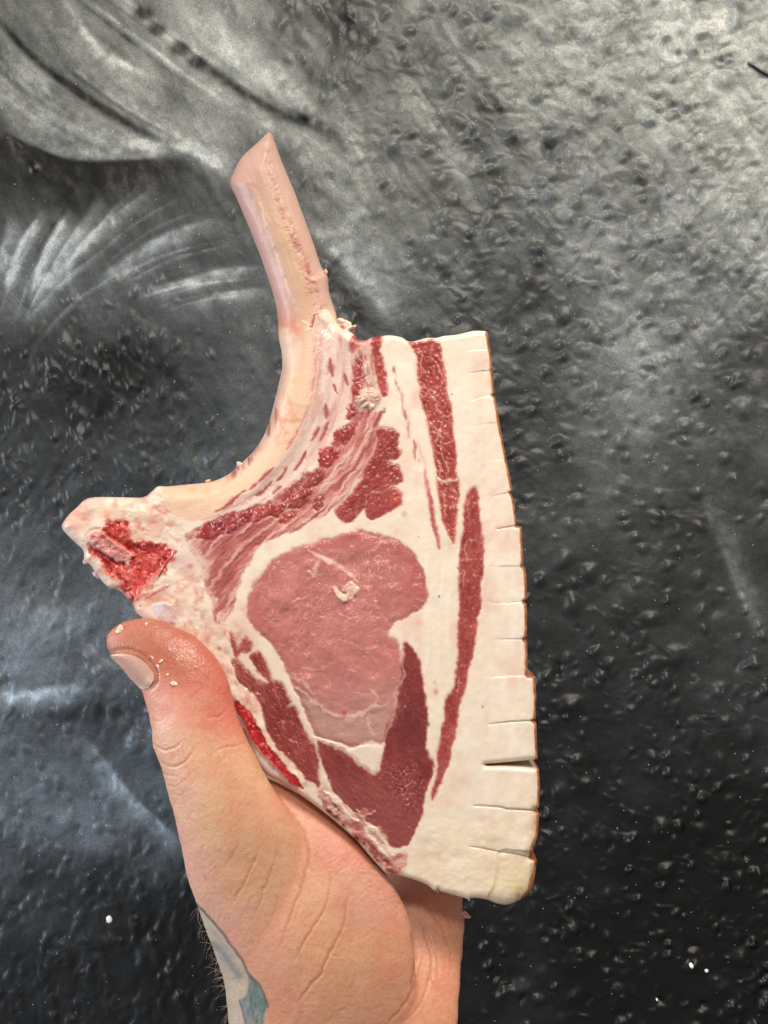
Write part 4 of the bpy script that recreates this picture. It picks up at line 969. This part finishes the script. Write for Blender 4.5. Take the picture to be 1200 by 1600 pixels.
# ------------------------------------------------------------------ the hand
def inflate(poly, yc, asp, step=4.0, hmax=None, back=1.0):
    """closed solid whose silhouette is the polygon: round cross-section from a Poisson solve"""
    lo = poly.min(0) - 3 * step; hi = poly.max(0) + 3 * step
    ax = np.arange(lo[0], hi[0], step); ay = np.arange(lo[1], hi[1], step)
    GX, GY = np.meshgrid(ax, ay)
    cell = inside(GX[:-1, :-1] + step / 2, GY[:-1, :-1] + step / 2, poly)
    f = np.zeros(GX.shape, int); f[:-1, :-1] += cell; f[1:, :-1] += cell; f[:-1, 1:] += cell; f[1:, 1:] += cell
    ins = f == 4; use = f > 0
    u = np.where(ins, 50.0, 0.0)
    sub = u.copy()
    for it in range(1600):
        sub[1:-1, 1:-1] = np.where(ins[1:-1, 1:-1], .25 * (sub[:-2, 1:-1] + sub[2:, 1:-1] + sub[1:-1, :-2] + sub[1:-1, 2:] + step * step), 0)
    h = np.sqrt(2 * np.maximum(sub, 0))
    a = asp(GX, GY) if callable(asp) else asp
    h = h * a
    if hmax: h = hmax * np.tanh(h / hmax)
    xs = GX.copy(); ys = GY.copy(); b = use & ~ins
    _, bx, by, _, _ = seg_near(GX[b], GY[b], poly); xs[b] = bx; ys[b] = by; h[b] = 0
    y0 = yc(GX, GY)
    vid = -np.ones(GX.shape, int); vid[use] = np.arange(use.sum())
    n = use.sum()
    fr = world_xyz(xs[use], ys[use], y0[use] - h[use] * S); bk = world_xyz(xs[use], ys[use], y0[use]); bk[:, 1] = y0[use] + h[use] * S * back
    q = np.stack([vid[:-1, :-1], vid[1:, :-1], vid[1:, 1:], vid[:-1, 1:]], -1)[cell]
    rimm = b[use]
    m2 = np.arange(n) + n; m2[rimm] = np.arange(n)[rimm]
    return np.concatenate([fr, bk]), np.concatenate([q[:, ::1], m2[q][:, ::-1]])

YC = lambda ctl, sig: (lambda x, y: rbf(x, y, ctl, sig)[..., 0])
thumb_poly = spline([(164,1004),(167,988),(181,976),(199,968),(228,965),(250,968),(275,979),(305,993),(328,1015),(346,1039),(359,1068),(366,1100),(373,1121),(386,1153),(402,1185),(414,1210),(436,1245),(468,1292),(486,1345),(500,1420),(510,1500),(520,1650),(520,2150),
                     (400,2150),(372,1800),(356,1600),(350,1540),(339,1504),(319,1450),(305,1409),(292,1373),(283,1328),(271,1273),(259,1233),(252,1204),(243,1180),(236,1161),(237,1145),(233,1127),(229,1108),(224,1089),(220,1076),(204,1060),(188,1039),(171,1023)], 4)
web_poly = spline([(405,1212),(423,1216),(463,1237),(497,1260),(527,1284),(557,1311),(580,1337),(602,1362),(625,1400),(643,1445),(649,1495),(651,1545),(648,1600),(640,1700),(620,2150),(400,2150),(380,1650),(350,1500),(330,1400),(345,1300),(380,1240)], 4)
palm_poly = spline([(392,1215),(400,1170),(440,1140),(490,1122),(560,1110),(660,1150),(715,1215),(738,1300),(733,1370),(724,1405),(727,1440),(725,1480),(721,1520),(716,1600),(705,1750),(690,2150),(420,2150),(400,1700),(430,1500),(450,1320)], 4)
parts = [inflate(thumb_poly, YC([(200,1000,-.001),(280,1030,-.003),(320,1120,-.004),(330,1250,-.004),(380,1400,.002),(430,1500,.010),(440,1650,.014),(440,2100,.02)], 90), YC([(200,1000,.62),(280,1050,.72),(320,1200,.75),(380,1400,.62),(440,1650,.75),(440,2100,.8)], 120), 4),
         inflate(web_poly, YC([(420,1230,.010),(480,1270,.010),(540,1320,.008),(480,1400,.004),(560,1450,.004),(500,1550,.010),(500,1700,.018),(480,2100,.024)], 80), YC([(420,1230,.45),(540,1320,.55),(500,1450,.62),(520,1600,.62),(500,2100,.7)], 100), 4, 150),
         inflate(palm_poly, YC([(560,1150,.049),(700,1250,.047),(560,1300,.048),(700,1400,.034),(690,1450,.023),(680,1550,.012),(640,1700,.010),(560,2100,.022)], 70), YC([(560,1200,.35),(700,1400,.4),(690,1550,.45),(560,2100,.6)], 150), 4, 110)]
# four fingers behind the slab
def finger(pts, rad, seg=20):
    P_ = spline(pts, 5, False); r = np.interp(np.linspace(0, 1, len(P_)), np.linspace(0, 1, len(rad)), rad)
    # rounded tip
    t = np.linspace(0, np.pi / 2, 6)[1:]; dirv = (P_[-1] - P_[-2]) / np.linalg.norm(P_[-1] - P_[-2])
    P_ = np.concatenate([P_, P_[-1] + dirv * (r[-1] * np.sin(t))[:, None]]); r = np.concatenate([r, np.maximum(r[-1] * np.cos(t), .0004)])
    me = tube_mesh('finger', [tuple(p) for p in P_], r, seg)
    co = np.array([v.co[:] for v in me.vertices]); fs4 = np.array([p.vertices[:] for p in me.polygons if len(p.vertices) == 4]); fs3 = np.array([p.vertices[:] for p in me.polygons if len(p.vertices) == 3])
    bpy.data.meshes.remove(me); return co, fs4, fs3
def fp(*a): return [tuple(world_xyz(np.array(x), np.array(y), 0.0) + np.array([0, d, 0])) for x, y, d in a]
fingers = [finger(fp((490,1230,.047),(480,1130,.049),(482,1030,.046),(492,940,.041),(500,890,.0395)), [.0105,.0102,.0092,.0088,.0078]),
           finger(fp((565,1220,.049),(570,1110,.051),(585,1000,.047),(600,890,.0415),(608,835,.0395)), [.0108,.0104,.0095,.009,.0080]),
           finger(fp((640,1240,.049),(655,1130,.051),(675,1030,.047),(692,930,.0415),(700,880,.0392)), [.0105,.0100,.0092,.0086,.0076]),
           finger(fp((695,1290,.045),(715,1200,.047),(738,1120,.044),(752,1040,.040),(757,1005,.0385)), [.0095,.0090,.0082,.0076,.0068])]
vs_, q4, q3, base = [], [], [], 0
for co, f in parts: vs_.append(co); q4.append(f + base); base += len(co)
for co, f4, f3 in fingers: vs_.append(co); q4.append(f4 + base); q3.append(f3 + base); base += len(co)
raw = make_mesh('hand_raw', np.concatenate(vs_), [np.concatenate(q4), np.concatenate(q3)])
import bmesh
bm_ = bmesh.new(); bm_.from_mesh(raw)
bmesh.ops.recalc_face_normals(bm_, faces=bm_.faces[:]); bm_.to_mesh(raw); bm_.free()
tmp = bpy.data.objects.new('hand_raw', raw); COL.objects.link(tmp)
md = tmp.modifiers.new('r', 'REMESH'); md.mode = 'VOXEL'; md.voxel_size = 0.0011; md.adaptivity = 0
sm = tmp.modifiers.new('s', 'SMOOTH'); sm.factor = .5; sm.iterations = 7
sb = tmp.modifiers.new('u', 'SUBSURF'); sb.levels = 1; sb.render_levels = 1
dg = bpy.context.evaluated_depsgraph_get(); dg.update()
hm = bpy.data.meshes.new_from_object(tmp.evaluated_get(dg), depsgraph=dg)
bpy.data.objects.remove(tmp); bpy.data.meshes.remove(raw)
hm.name = 'hand'
nv = len(hm.vertices); hc = np.zeros(nv * 3, np.float32); hm.vertices.foreach_get('co', hc); hc = hc.reshape(-1, 3).astype(float)
hn = np.zeros(nv * 3, np.float32); hm.vertices.foreach_get('normal', hn); hn = hn.reshape(-1, 3).astype(float)
# plane coordinates of the hand
kk = S * (1 + hc[:, 1] / D)
hx = hc[:, 0] / kk + 600; hy = 800 - hc[:, 2] / kk
fr = sstep(.15, -.25, hn[:, 1])                        # palm side
front = sstep(0.034, 0.026, hc[:, 1]) * fr
wx = hx + 3 * fbm(hx / 25, hy / 25, 3, 601); wy = hy + 3 * fbm(hx / 25, hy / 25, 3, 602)
disp = np.zeros(nv); crease = np.zeros(nv)
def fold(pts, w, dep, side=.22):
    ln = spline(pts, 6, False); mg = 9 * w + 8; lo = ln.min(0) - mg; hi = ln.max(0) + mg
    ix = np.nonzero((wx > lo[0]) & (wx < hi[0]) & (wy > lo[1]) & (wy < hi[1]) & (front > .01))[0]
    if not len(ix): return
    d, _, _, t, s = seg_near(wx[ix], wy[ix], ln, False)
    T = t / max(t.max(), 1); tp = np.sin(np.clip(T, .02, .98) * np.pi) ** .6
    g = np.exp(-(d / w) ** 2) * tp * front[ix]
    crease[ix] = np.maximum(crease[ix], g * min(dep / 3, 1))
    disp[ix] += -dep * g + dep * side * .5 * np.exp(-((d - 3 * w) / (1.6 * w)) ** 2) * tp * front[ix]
# folds across the ball of the thumb
for pts, w, dp in (([(430,1232),(458,1272),(478,1312),(482,1340),(476,1370),(460,1416),(440,1472)],2.2,3.4),([(517,1369),(514,1392),(508,1412),(486,1454),(456,1508)],2.0,2.8),([(542,1391),(540,1415),(537,1434),(517,1487),(485,1540),(462,1566)],2.2,3.2),
                   ([(434,1312),(427,1342),(418,1370),(400,1430)],2.0,2.6),([(409,1308),(400,1338),(391,1360),(362,1416)],1.9,2.4),([(378,1312),(365,1336),(352,1356)],1.6,1.4),([(441,1382),(432,1412),(420,1444)],1.5,1.4),
                   ([(500,1310),(516,1345),(518,1370)],1.6,.9),([(560,1520),(545,1550),(530,1566)],1.5,1.0),([(470,1420),(455,1450),(430,1490)],1.4,1.2),([(400,1390),(385,1420),(372,1440)],1.4,1.0),
                   ([(355,1320),(335,1350),(318,1362)],1.4,.8),([(340,1380),(330,1400)],1.3,.7)):
    fold(pts, w * .72, dp * .72)
# thumb joint: knuckle folds on the outer side and flexion creases on the pad side
for pts, w, dp in (([(236,1160),(245,1169),(262,1172),(276,1166),(284,1157)],1.8,3.2),([(243,1182),(258,1196),(275,1198),(292,1188),(302,1174)],1.8,2.8),([(228,1122),(245,1128),(262,1120)],1.5,1.2),([(252,1204),(266,1212),(282,1210)],1.4,1.8),
                   ([(256,1222),(272,1228),(290,1220),(305,1200)],1.4,1.6),([(260,1238),(278,1244),(296,1236)],1.3,1.3),([(266,1258),(285,1258),(300,1245)],1.3,1.1),([(288,1192),(298,1176),(306,1160)],1.3,1.0),
                   ([(330,1176),(352,1170),(370,1164),(386,1160)],2.0,1.7),([(322,1126),(340,1120),(360,1108)],1.8,1.4),([(356,1066),(345,1078),(330,1090)],1.6,.6),([(275,1285),(290,1280),(305,1268)],1.2,.8),([(310,1250),(300,1275),(288,1300)],1.2,.8)):
    fold(pts, w * .72, dp * .72)
for i in range(90):
    x = RNG.uniform(330, 630); y = RNG.uniform(1290, 1590); l = RNG.uniform(16, 55); a = 2.05 + .35 * (x - 480) / 150 + RNG.normal(0, .22)
    fold([(x, y), (x + l * .5 * math.cos(a) + RNG.normal(0, 2), y + l * .5 * math.sin(a)), (x + l * math.cos(a), y + l * math.sin(a))], .8, RNG.uniform(.25, .7), .5)
for i in range(60):
    x = RNG.uniform(240, 400); y = RNG.uniform(1130, 1330); l = RNG.uniform(10, 28); a = RNG.choice([.25, 2.2]) + RNG.normal(0, .25)
    fold([(x, y), (x + l * .5 * math.cos(a), y + l * .5 * math.sin(a) + RNG.normal(0, 1)), (x + l * math.cos(a), y + l * math.sin(a))], .8, RNG.uniform(.2, .5), .5)
for i in range(40):
    x = RNG.uniform(640, 722); y = RNG.uniform(1400, 1590); l = RNG.uniform(20, 60); a = 1.25 + RNG.normal(0, .2)
    fold([(x, y), (x + l * .5 * math.cos(a) + RNG.normal(0, 2), y + l * .5 * math.sin(a)), (x + l * math.cos(a), y + l * math.sin(a))], .9, RNG.uniform(.3, .8), .5)
# hollow of the palm on the right
for pts, w, dp in (([(646,1450),(649,1500),(642,1545),(625,1577),(600,1605)],2.6,3.4),([(652,1420),(668,1465),(672,1520),(655,1565),(630,1600)],2.4,2.6),([(655,1398),(685,1440),(700,1480),(705,1540)],1.8,1.8),([(640,1395),(660,1430),(682,1500),(680,1560)],1.6,1.6),([(690,1420),(708,1460),(715,1500)],1.5,1.2),([(668,1395),(700,1440),(712,1480)],1.4,1.0)):
    fold(pts, w * .72, dp * .72)
# short criss-cross wrinkles near the slab
for i in range(34):
    x = RNG.uniform(560, 625); y = 1342 + (x - 560) * .75 + RNG.uniform(-8, 42); l = RNG.uniform(10, 26); a = RNG.normal(.25, .35)
    fold([(x, y), (x + l * .5 * math.cos(a), y + l * .5 * math.sin(a) + RNG.normal(0, 1)), (x + l * math.cos(a), y + l * math.sin(a))], 1.1, .8, .6)
for i in range(40):
    x = RNG.uniform(255, 420); y = RNG.uniform(1215, 1420); l = RNG.uniform(14, 36); a = RNG.normal(2.1, .3)
    fold([(x, y), (x + l * .5 * math.cos(a) + RNG.normal(0, 1.5), y + l * .5 * math.sin(a)), (x + l * math.cos(a), y + l * math.sin(a))], 1.0, .5, .6)
for i in range(26):
    x = RNG.uniform(420, 640); y = RNG.uniform(1440, 1590); l = RNG.uniform(14, 40); a = RNG.normal(.05, .25)
    fold([(x, y), (x + l * .5 * math.cos(a), y + l * .5 * math.sin(a) + RNG.normal(0, 1.5)), (x + l * math.cos(a), y + l * math.sin(a))], 1.0, .45, .6)
# print ridges over the thumb pad
dpad, tpad, spad = near(hx, hy, spline([(215,1005),(260,1015),(300,1055),(325,1110)], 6, False), 60)
pad = np.exp(-((dpad - 22) / 24) ** 2) * (dpad < 900) * front * sstep(1150, 1080, hy)
disp += pad * .6 * np.sin((dpad * spad + 1.6 * fbm(hx / 12, hy / 12, 2, 611)) * 2 * np.pi / 4.6)
# nail fold
nail_pts = [(172,1017),(186,1015),(201,1016),(220,1020),(236,1033),(246,1047),(247,1060),(240,1075),(228,1081)]
fold(nail_pts, 2.0, 1.6, 1.2)
# skin texture
disp += front * (.20 * fbm(hx / 4.6, hy / 4.6, 3, 621) + .5 * fbm(hx / 26, hy / 26, 3, 622)) + (1 - front) * .3 * fbm(hx / 10, hc[:, 1] / S / 10, 3, 623)
hc2 = hc + hn * (disp * S)[:, None]
hm.vertices.foreach_set('co', hc2.astype(np.float32).ravel()); hm.update()
# skin colour, some shading left in it; thumb tip darkened against the lamp
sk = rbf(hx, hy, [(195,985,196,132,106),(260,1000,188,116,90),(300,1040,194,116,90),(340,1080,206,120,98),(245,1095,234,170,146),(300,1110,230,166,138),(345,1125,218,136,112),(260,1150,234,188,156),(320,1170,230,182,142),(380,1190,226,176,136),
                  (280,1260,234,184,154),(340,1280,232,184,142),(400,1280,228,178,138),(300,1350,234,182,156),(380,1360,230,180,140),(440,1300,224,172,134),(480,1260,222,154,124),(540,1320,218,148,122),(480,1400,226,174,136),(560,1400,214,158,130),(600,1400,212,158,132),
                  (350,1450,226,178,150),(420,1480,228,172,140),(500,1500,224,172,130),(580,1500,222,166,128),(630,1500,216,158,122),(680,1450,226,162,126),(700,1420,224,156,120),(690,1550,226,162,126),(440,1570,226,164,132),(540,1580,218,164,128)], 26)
sk += np.array([2, -3, 1])
sk += fbm(hx / 18, hy / 18, 4, 631)[:, None] * np.array([2, 5, 5]) + fbm(hx / 5, hy / 5, 3, 632)[:, None] * np.array([2, 5, 5])
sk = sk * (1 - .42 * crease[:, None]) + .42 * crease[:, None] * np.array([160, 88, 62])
# flush at the knuckle and cuticle
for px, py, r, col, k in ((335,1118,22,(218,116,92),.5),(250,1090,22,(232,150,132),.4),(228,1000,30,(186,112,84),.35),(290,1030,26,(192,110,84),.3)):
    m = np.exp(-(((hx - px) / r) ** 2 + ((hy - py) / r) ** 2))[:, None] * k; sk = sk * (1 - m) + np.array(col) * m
# tattoo on the wrist
tb = np.array([(300,1400),(307,1415),(328,1435),(344,1453),(361,1477),(379,1499),(386,1516),(406,1540),(417,1563),(418,1574),(414,1600),(405,1800),(300,1800),(300,1500)], float)
td = sdist(wx * .5 + hx * .5, wy * .5 + hy * .5, tb, 20)
m = sstep(-3, 4, td)[:, None] * .92; sk = sk * (1 - m) + m * np.array([206, 192, 172])
teal = sdist(hx, hy, spline([(388,1521),(406,1541),(417,1563),(417,1574),(412,1600),(404,1720),(390,1720),(383,1600),(374,1565),(384,1556),(388,1536)], 3), 20)
m = sstep(-2.5, 3.5, teal)[:, None] * (.78 + .2 * fbm(hx / 3, hy / 12, 2, 641)[:, None]); sk = sk * (1 - m) + m * (np.array([108, 122, 130]) + 20 * fbm(hx / 2.5, hy / 14, 2, 642)[:, None])
m = (sstep(-1, 2, teal) * np.exp(-(((hx - 405) / 9) ** 2 + ((hy - 1562) / 18) ** 2)))[:, None] * .6; sk = sk * (1 - m) + m * np.array([96, 138, 128])
for pts, w, col, k in (([(306,1412),(328,1435),(344,1453),(361,1477),(379,1500),(387,1520),(406,1541),(417,1564),(418,1575)],1.9,(84,84,96),.75),([(336,1478),(350,1490),(362,1508),(374,1524)],7,(128,134,140),.65),([(330,1450),(345,1470),(360,1490)],4,(176,172,164),.6),([(374,1563),(380,1585),(386,1610)],1.3,(84,84,96),.6)):
    d, t, s = near(wx * .4 + hx * .6, wy * .4 + hy * .6, spline(pts, 5, False), 30); m = (np.exp(-(d / w) ** 2) * (d < 900))[:, None] * k; sk = sk * (1 - m) + np.array(col) * m
pore = fbm(hx / 2.6, hy / 2.6, 2, 651); sk = sk + np.clip(-pore - .25, 0, 1)[:, None] * np.array([-8, -16, -16])
sk = sk + (fbm(hx / 40, hy / 40, 3, 652)[:, None] * np.array([1, -4, -2]))
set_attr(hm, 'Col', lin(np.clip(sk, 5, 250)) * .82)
oily = np.exp(-(((hx - 270) / 50) ** 2 + ((hy - 1030) / 45) ** 2))
set_attr(hm, 'Rough', .47 - .24 * oily - .08 * sstep(640, 680, hx))
hm.polygons.foreach_set('use_smooth', np.ones(len(hm.polygons), bool))
hm.materials.clear()
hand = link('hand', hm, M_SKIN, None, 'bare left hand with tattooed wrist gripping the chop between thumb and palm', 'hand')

verts = [Vector(v) for v in hc2]; bvh = BVHTree.FromPolygons(verts, [tuple(p.vertices) for p in hm.polygons])
def hand_hit(px, py):
    o = Vector((0, -D, 0)); tgt = Vector(world_xyz(np.array(float(px)), np.array(float(py)), 0.0)); d = (tgt - o).normalized()
    h = bvh.ray_cast(o, d)
    return h[0], h[1]

# thumb nail: a curved plate lying on the thumb, its free edge towards the tip
def build_nail():
    top = spline([(172,1024),(187,1021),(203,1022),(218,1028),(231,1039),(239,1051),(241,1061)], 6, False)
    bot = spline([(172,1025),(180,1033),(189,1042),(198,1054),(209,1065),(221,1076),(233,1074)], 6, False)
    n = min(len(top), len(bot)); m = 14; v = []; cols = []
    lastn = None
    for i in range(n):
        for j in range(m + 1):
            p = top[i] * (1 - j / m) + bot[i] * (j / m)
            c = np.array([214, 1048.]); pp = p + (c - p) * .05
            h, nn = hand_hit(*pp)
            if h is None:
                k = 0
                while h is None and k < 12: k += 1; pp = pp + (c - pp) * .12; h, nn = hand_hit(*pp)
            yy = h.y if h is not None else -.005
            bul = .0010 * math.sin(math.pi * j / m) ** .7
            v.append(world_xyz(p[0], p[1], yy - .0007 - bul))
            T = i / (n - 1)
            col = np.array([230, 180, 162]) * (1 - T) + np.array([206, 164, 146]) * T
            if T < .12: col = np.array([236, 204, 178])
            if T > .8: col = col * .6 + np.array([228, 196, 178]) * .4
            cols.append(col + RNG.normal(0, 1.5, 3))
    v = np.array(v); g = v.reshape(n, m + 1, 3)
    for _ in range(6):                                   # smooth the depth
        yy = g[:, :, 1]; p = np.pad(yy, 1, mode='edge'); g[:, :, 1] = (p[:-2, 1:-1] + p[2:, 1:-1] + p[1:-1, :-2] + p[1:-1, 2:] + 2 * yy) / 6
    v = g.reshape(-1, 3); idx = np.arange(n * (m + 1)).reshape(n, m + 1)
    q = np.stack([idx[:-1, :-1], idx[:-1, 1:], idx[1:, 1:], idx[1:, :-1]], -1).reshape(-1, 4)
    b = v.copy(); b[:, 1] += .0012; k = len(v)
    rimv = np.concatenate([idx[0, :], idx[1:, -1], idx[-1, -2::-1], idx[-2:0:-1, 0]]); r2 = np.roll(rimv, -1)
    side = np.stack([rimv, r2, r2 + k, rimv + k], 1)
    me = make_mesh('thumb_nail', np.concatenate([v, b]), np.concatenate([q, q[:, ::-1] + k, side]), np.concatenate([lin(np.array(cols)) * .8] * 2), np.full(2 * k, .28))
    return link('thumb_nail', me, M_SKIN, hand)
build_nail()

# fine hairs along the wrist
def build_hairs():
    v, f = [], []
    rs = np.random.default_rng(5)
    edge = spline([(305,1409),(319,1450),(339,1504),(350,1540),(355,1600)], 8, False)
    def strand(px, py, a, l, curl, y0, r):
        n = 7; pts = []
        for k in range(n):
            t = k / (n - 1); aa = a + curl * t
            pts.append((px + l * t * math.cos(a + curl * t * .5), py + l * t * math.sin(a + curl * t * .5)))
        base = len(v)
        for k, p in enumerate(pts):
            w = world_xyz(np.array(p[0]), np.array(p[1]), y0 - .0012 * k / n); rr = r * (1 - .7 * k / (n - 1)) * S
            for j in range(3):
                th = 2 * math.pi * j / 3; v.append((w[0] + rr * math.cos(th), w[1] + rr * math.sin(th), w[2] + rr * math.sin(th + .8)))
        for k in range(n - 1):
            for j in range(3): f.append((base + k * 3 + j, base + k * 3 + (j + 1) % 3, base + (k + 1) * 3 + (j + 1) % 3, base + (k + 1) * 3 + j))
    for i in range(55):
        T = rs.beta(1.6, 1.1); p = edge[int(T * (len(edge) - 1))] + rs.normal(0, 2, 2) + np.array([2.5, 0])
        h, nn = hand_hit(p[0] + 4, p[1]); y0 = (h.y if h is not None else .01) - .0003
        strand(p[0], p[1], math.radians(rs.uniform(95, 215)), rs.uniform(9, 30), rs.uniform(-1.3, .5), y0, rs.uniform(.2, .36))
    for i in range(60):
        px = rs.uniform(355, 470); py = rs.uniform(1470, 1595)
        h, nn = hand_hit(px, py)
        if h is None: continue
        strand(px, py, math.radians(rs.uniform(-20, 70)), rs.uniform(8, 18), rs.uniform(-.6, .6), h.y - .0003, .2)
    me = make_mesh('wrist_hair', np.array(v), np.array(f))
    link('wrist_hair', me, plain_mat('wrist_hair', (176, 156, 138), .35), hand, kind='stuff')
build_hairs()

# crumbs of fat stuck to the thumb, scrap on the edge of the palm
def crumb(px, py, r, el, an, label, seed, col=(250, 228, 200), group=None, name='fat_crumb', cat='fat crumb'):
    h, nn = hand_hit(px, py)
    y = (h.y if h is not None else 0) - r * .35 * S
    c = world_xyz(np.array(px), np.array(py), y)
    me = scrap_mesh(name, px, py, y, r, col, seed, el, an); co = np.zeros(len(me.vertices) * 3, np.float32)
    me.vertices.foreach_get('co', co); co = co.reshape(-1, 3) - c; me.vertices.foreach_set('co', co.astype(np.float32).ravel()); me.update()
    o = link(name, me, M_FAT, None, label, cat, group); o.location = tuple(c); return o
G_ = 'fat crumbs on the thumb'
crumb(187, 984, 4.2, 1.9, 1.0, 'long cream smear of fat on the very tip of the thumb', 71, group=G_)
crumb(272, 1068, 3.4, 1.3, -.2, 'largest white fat crumb, below the corner of the thumb nail', 72, (254, 236, 214), G_)
for i, (px, py, r, an, lb) in enumerate(((238,1027,1.5,-.9,'tiny thin cream fat crumb at the upper end of the row along the nail fold'),(252,1033,2.0,.4,'small cream fat crumb standing apart above the nail fold row'),(247,1041,1.7,-.7,'tiny cream fat crumb at the lower end of the row along the nail fold'),(262,1054,1.5,.2,'tiny cream fat speck just above the largest crumb on the thumb'))):
    crumb(px, py, r, 1.7, an, lb, 80 + i, group=G_)
crumb(229, 975, 2.0, 1.4, .4, 'tiny pale fat fleck on top of the thumb above the nail', 90, group=G_)
crumb(724, 1430, 6.0, 1.6, -.3, 'pale pink meat scrap sticking out from the right edge of the palm', 95, (236, 190, 170), None, 'meat_scrap', 'meat scrap')
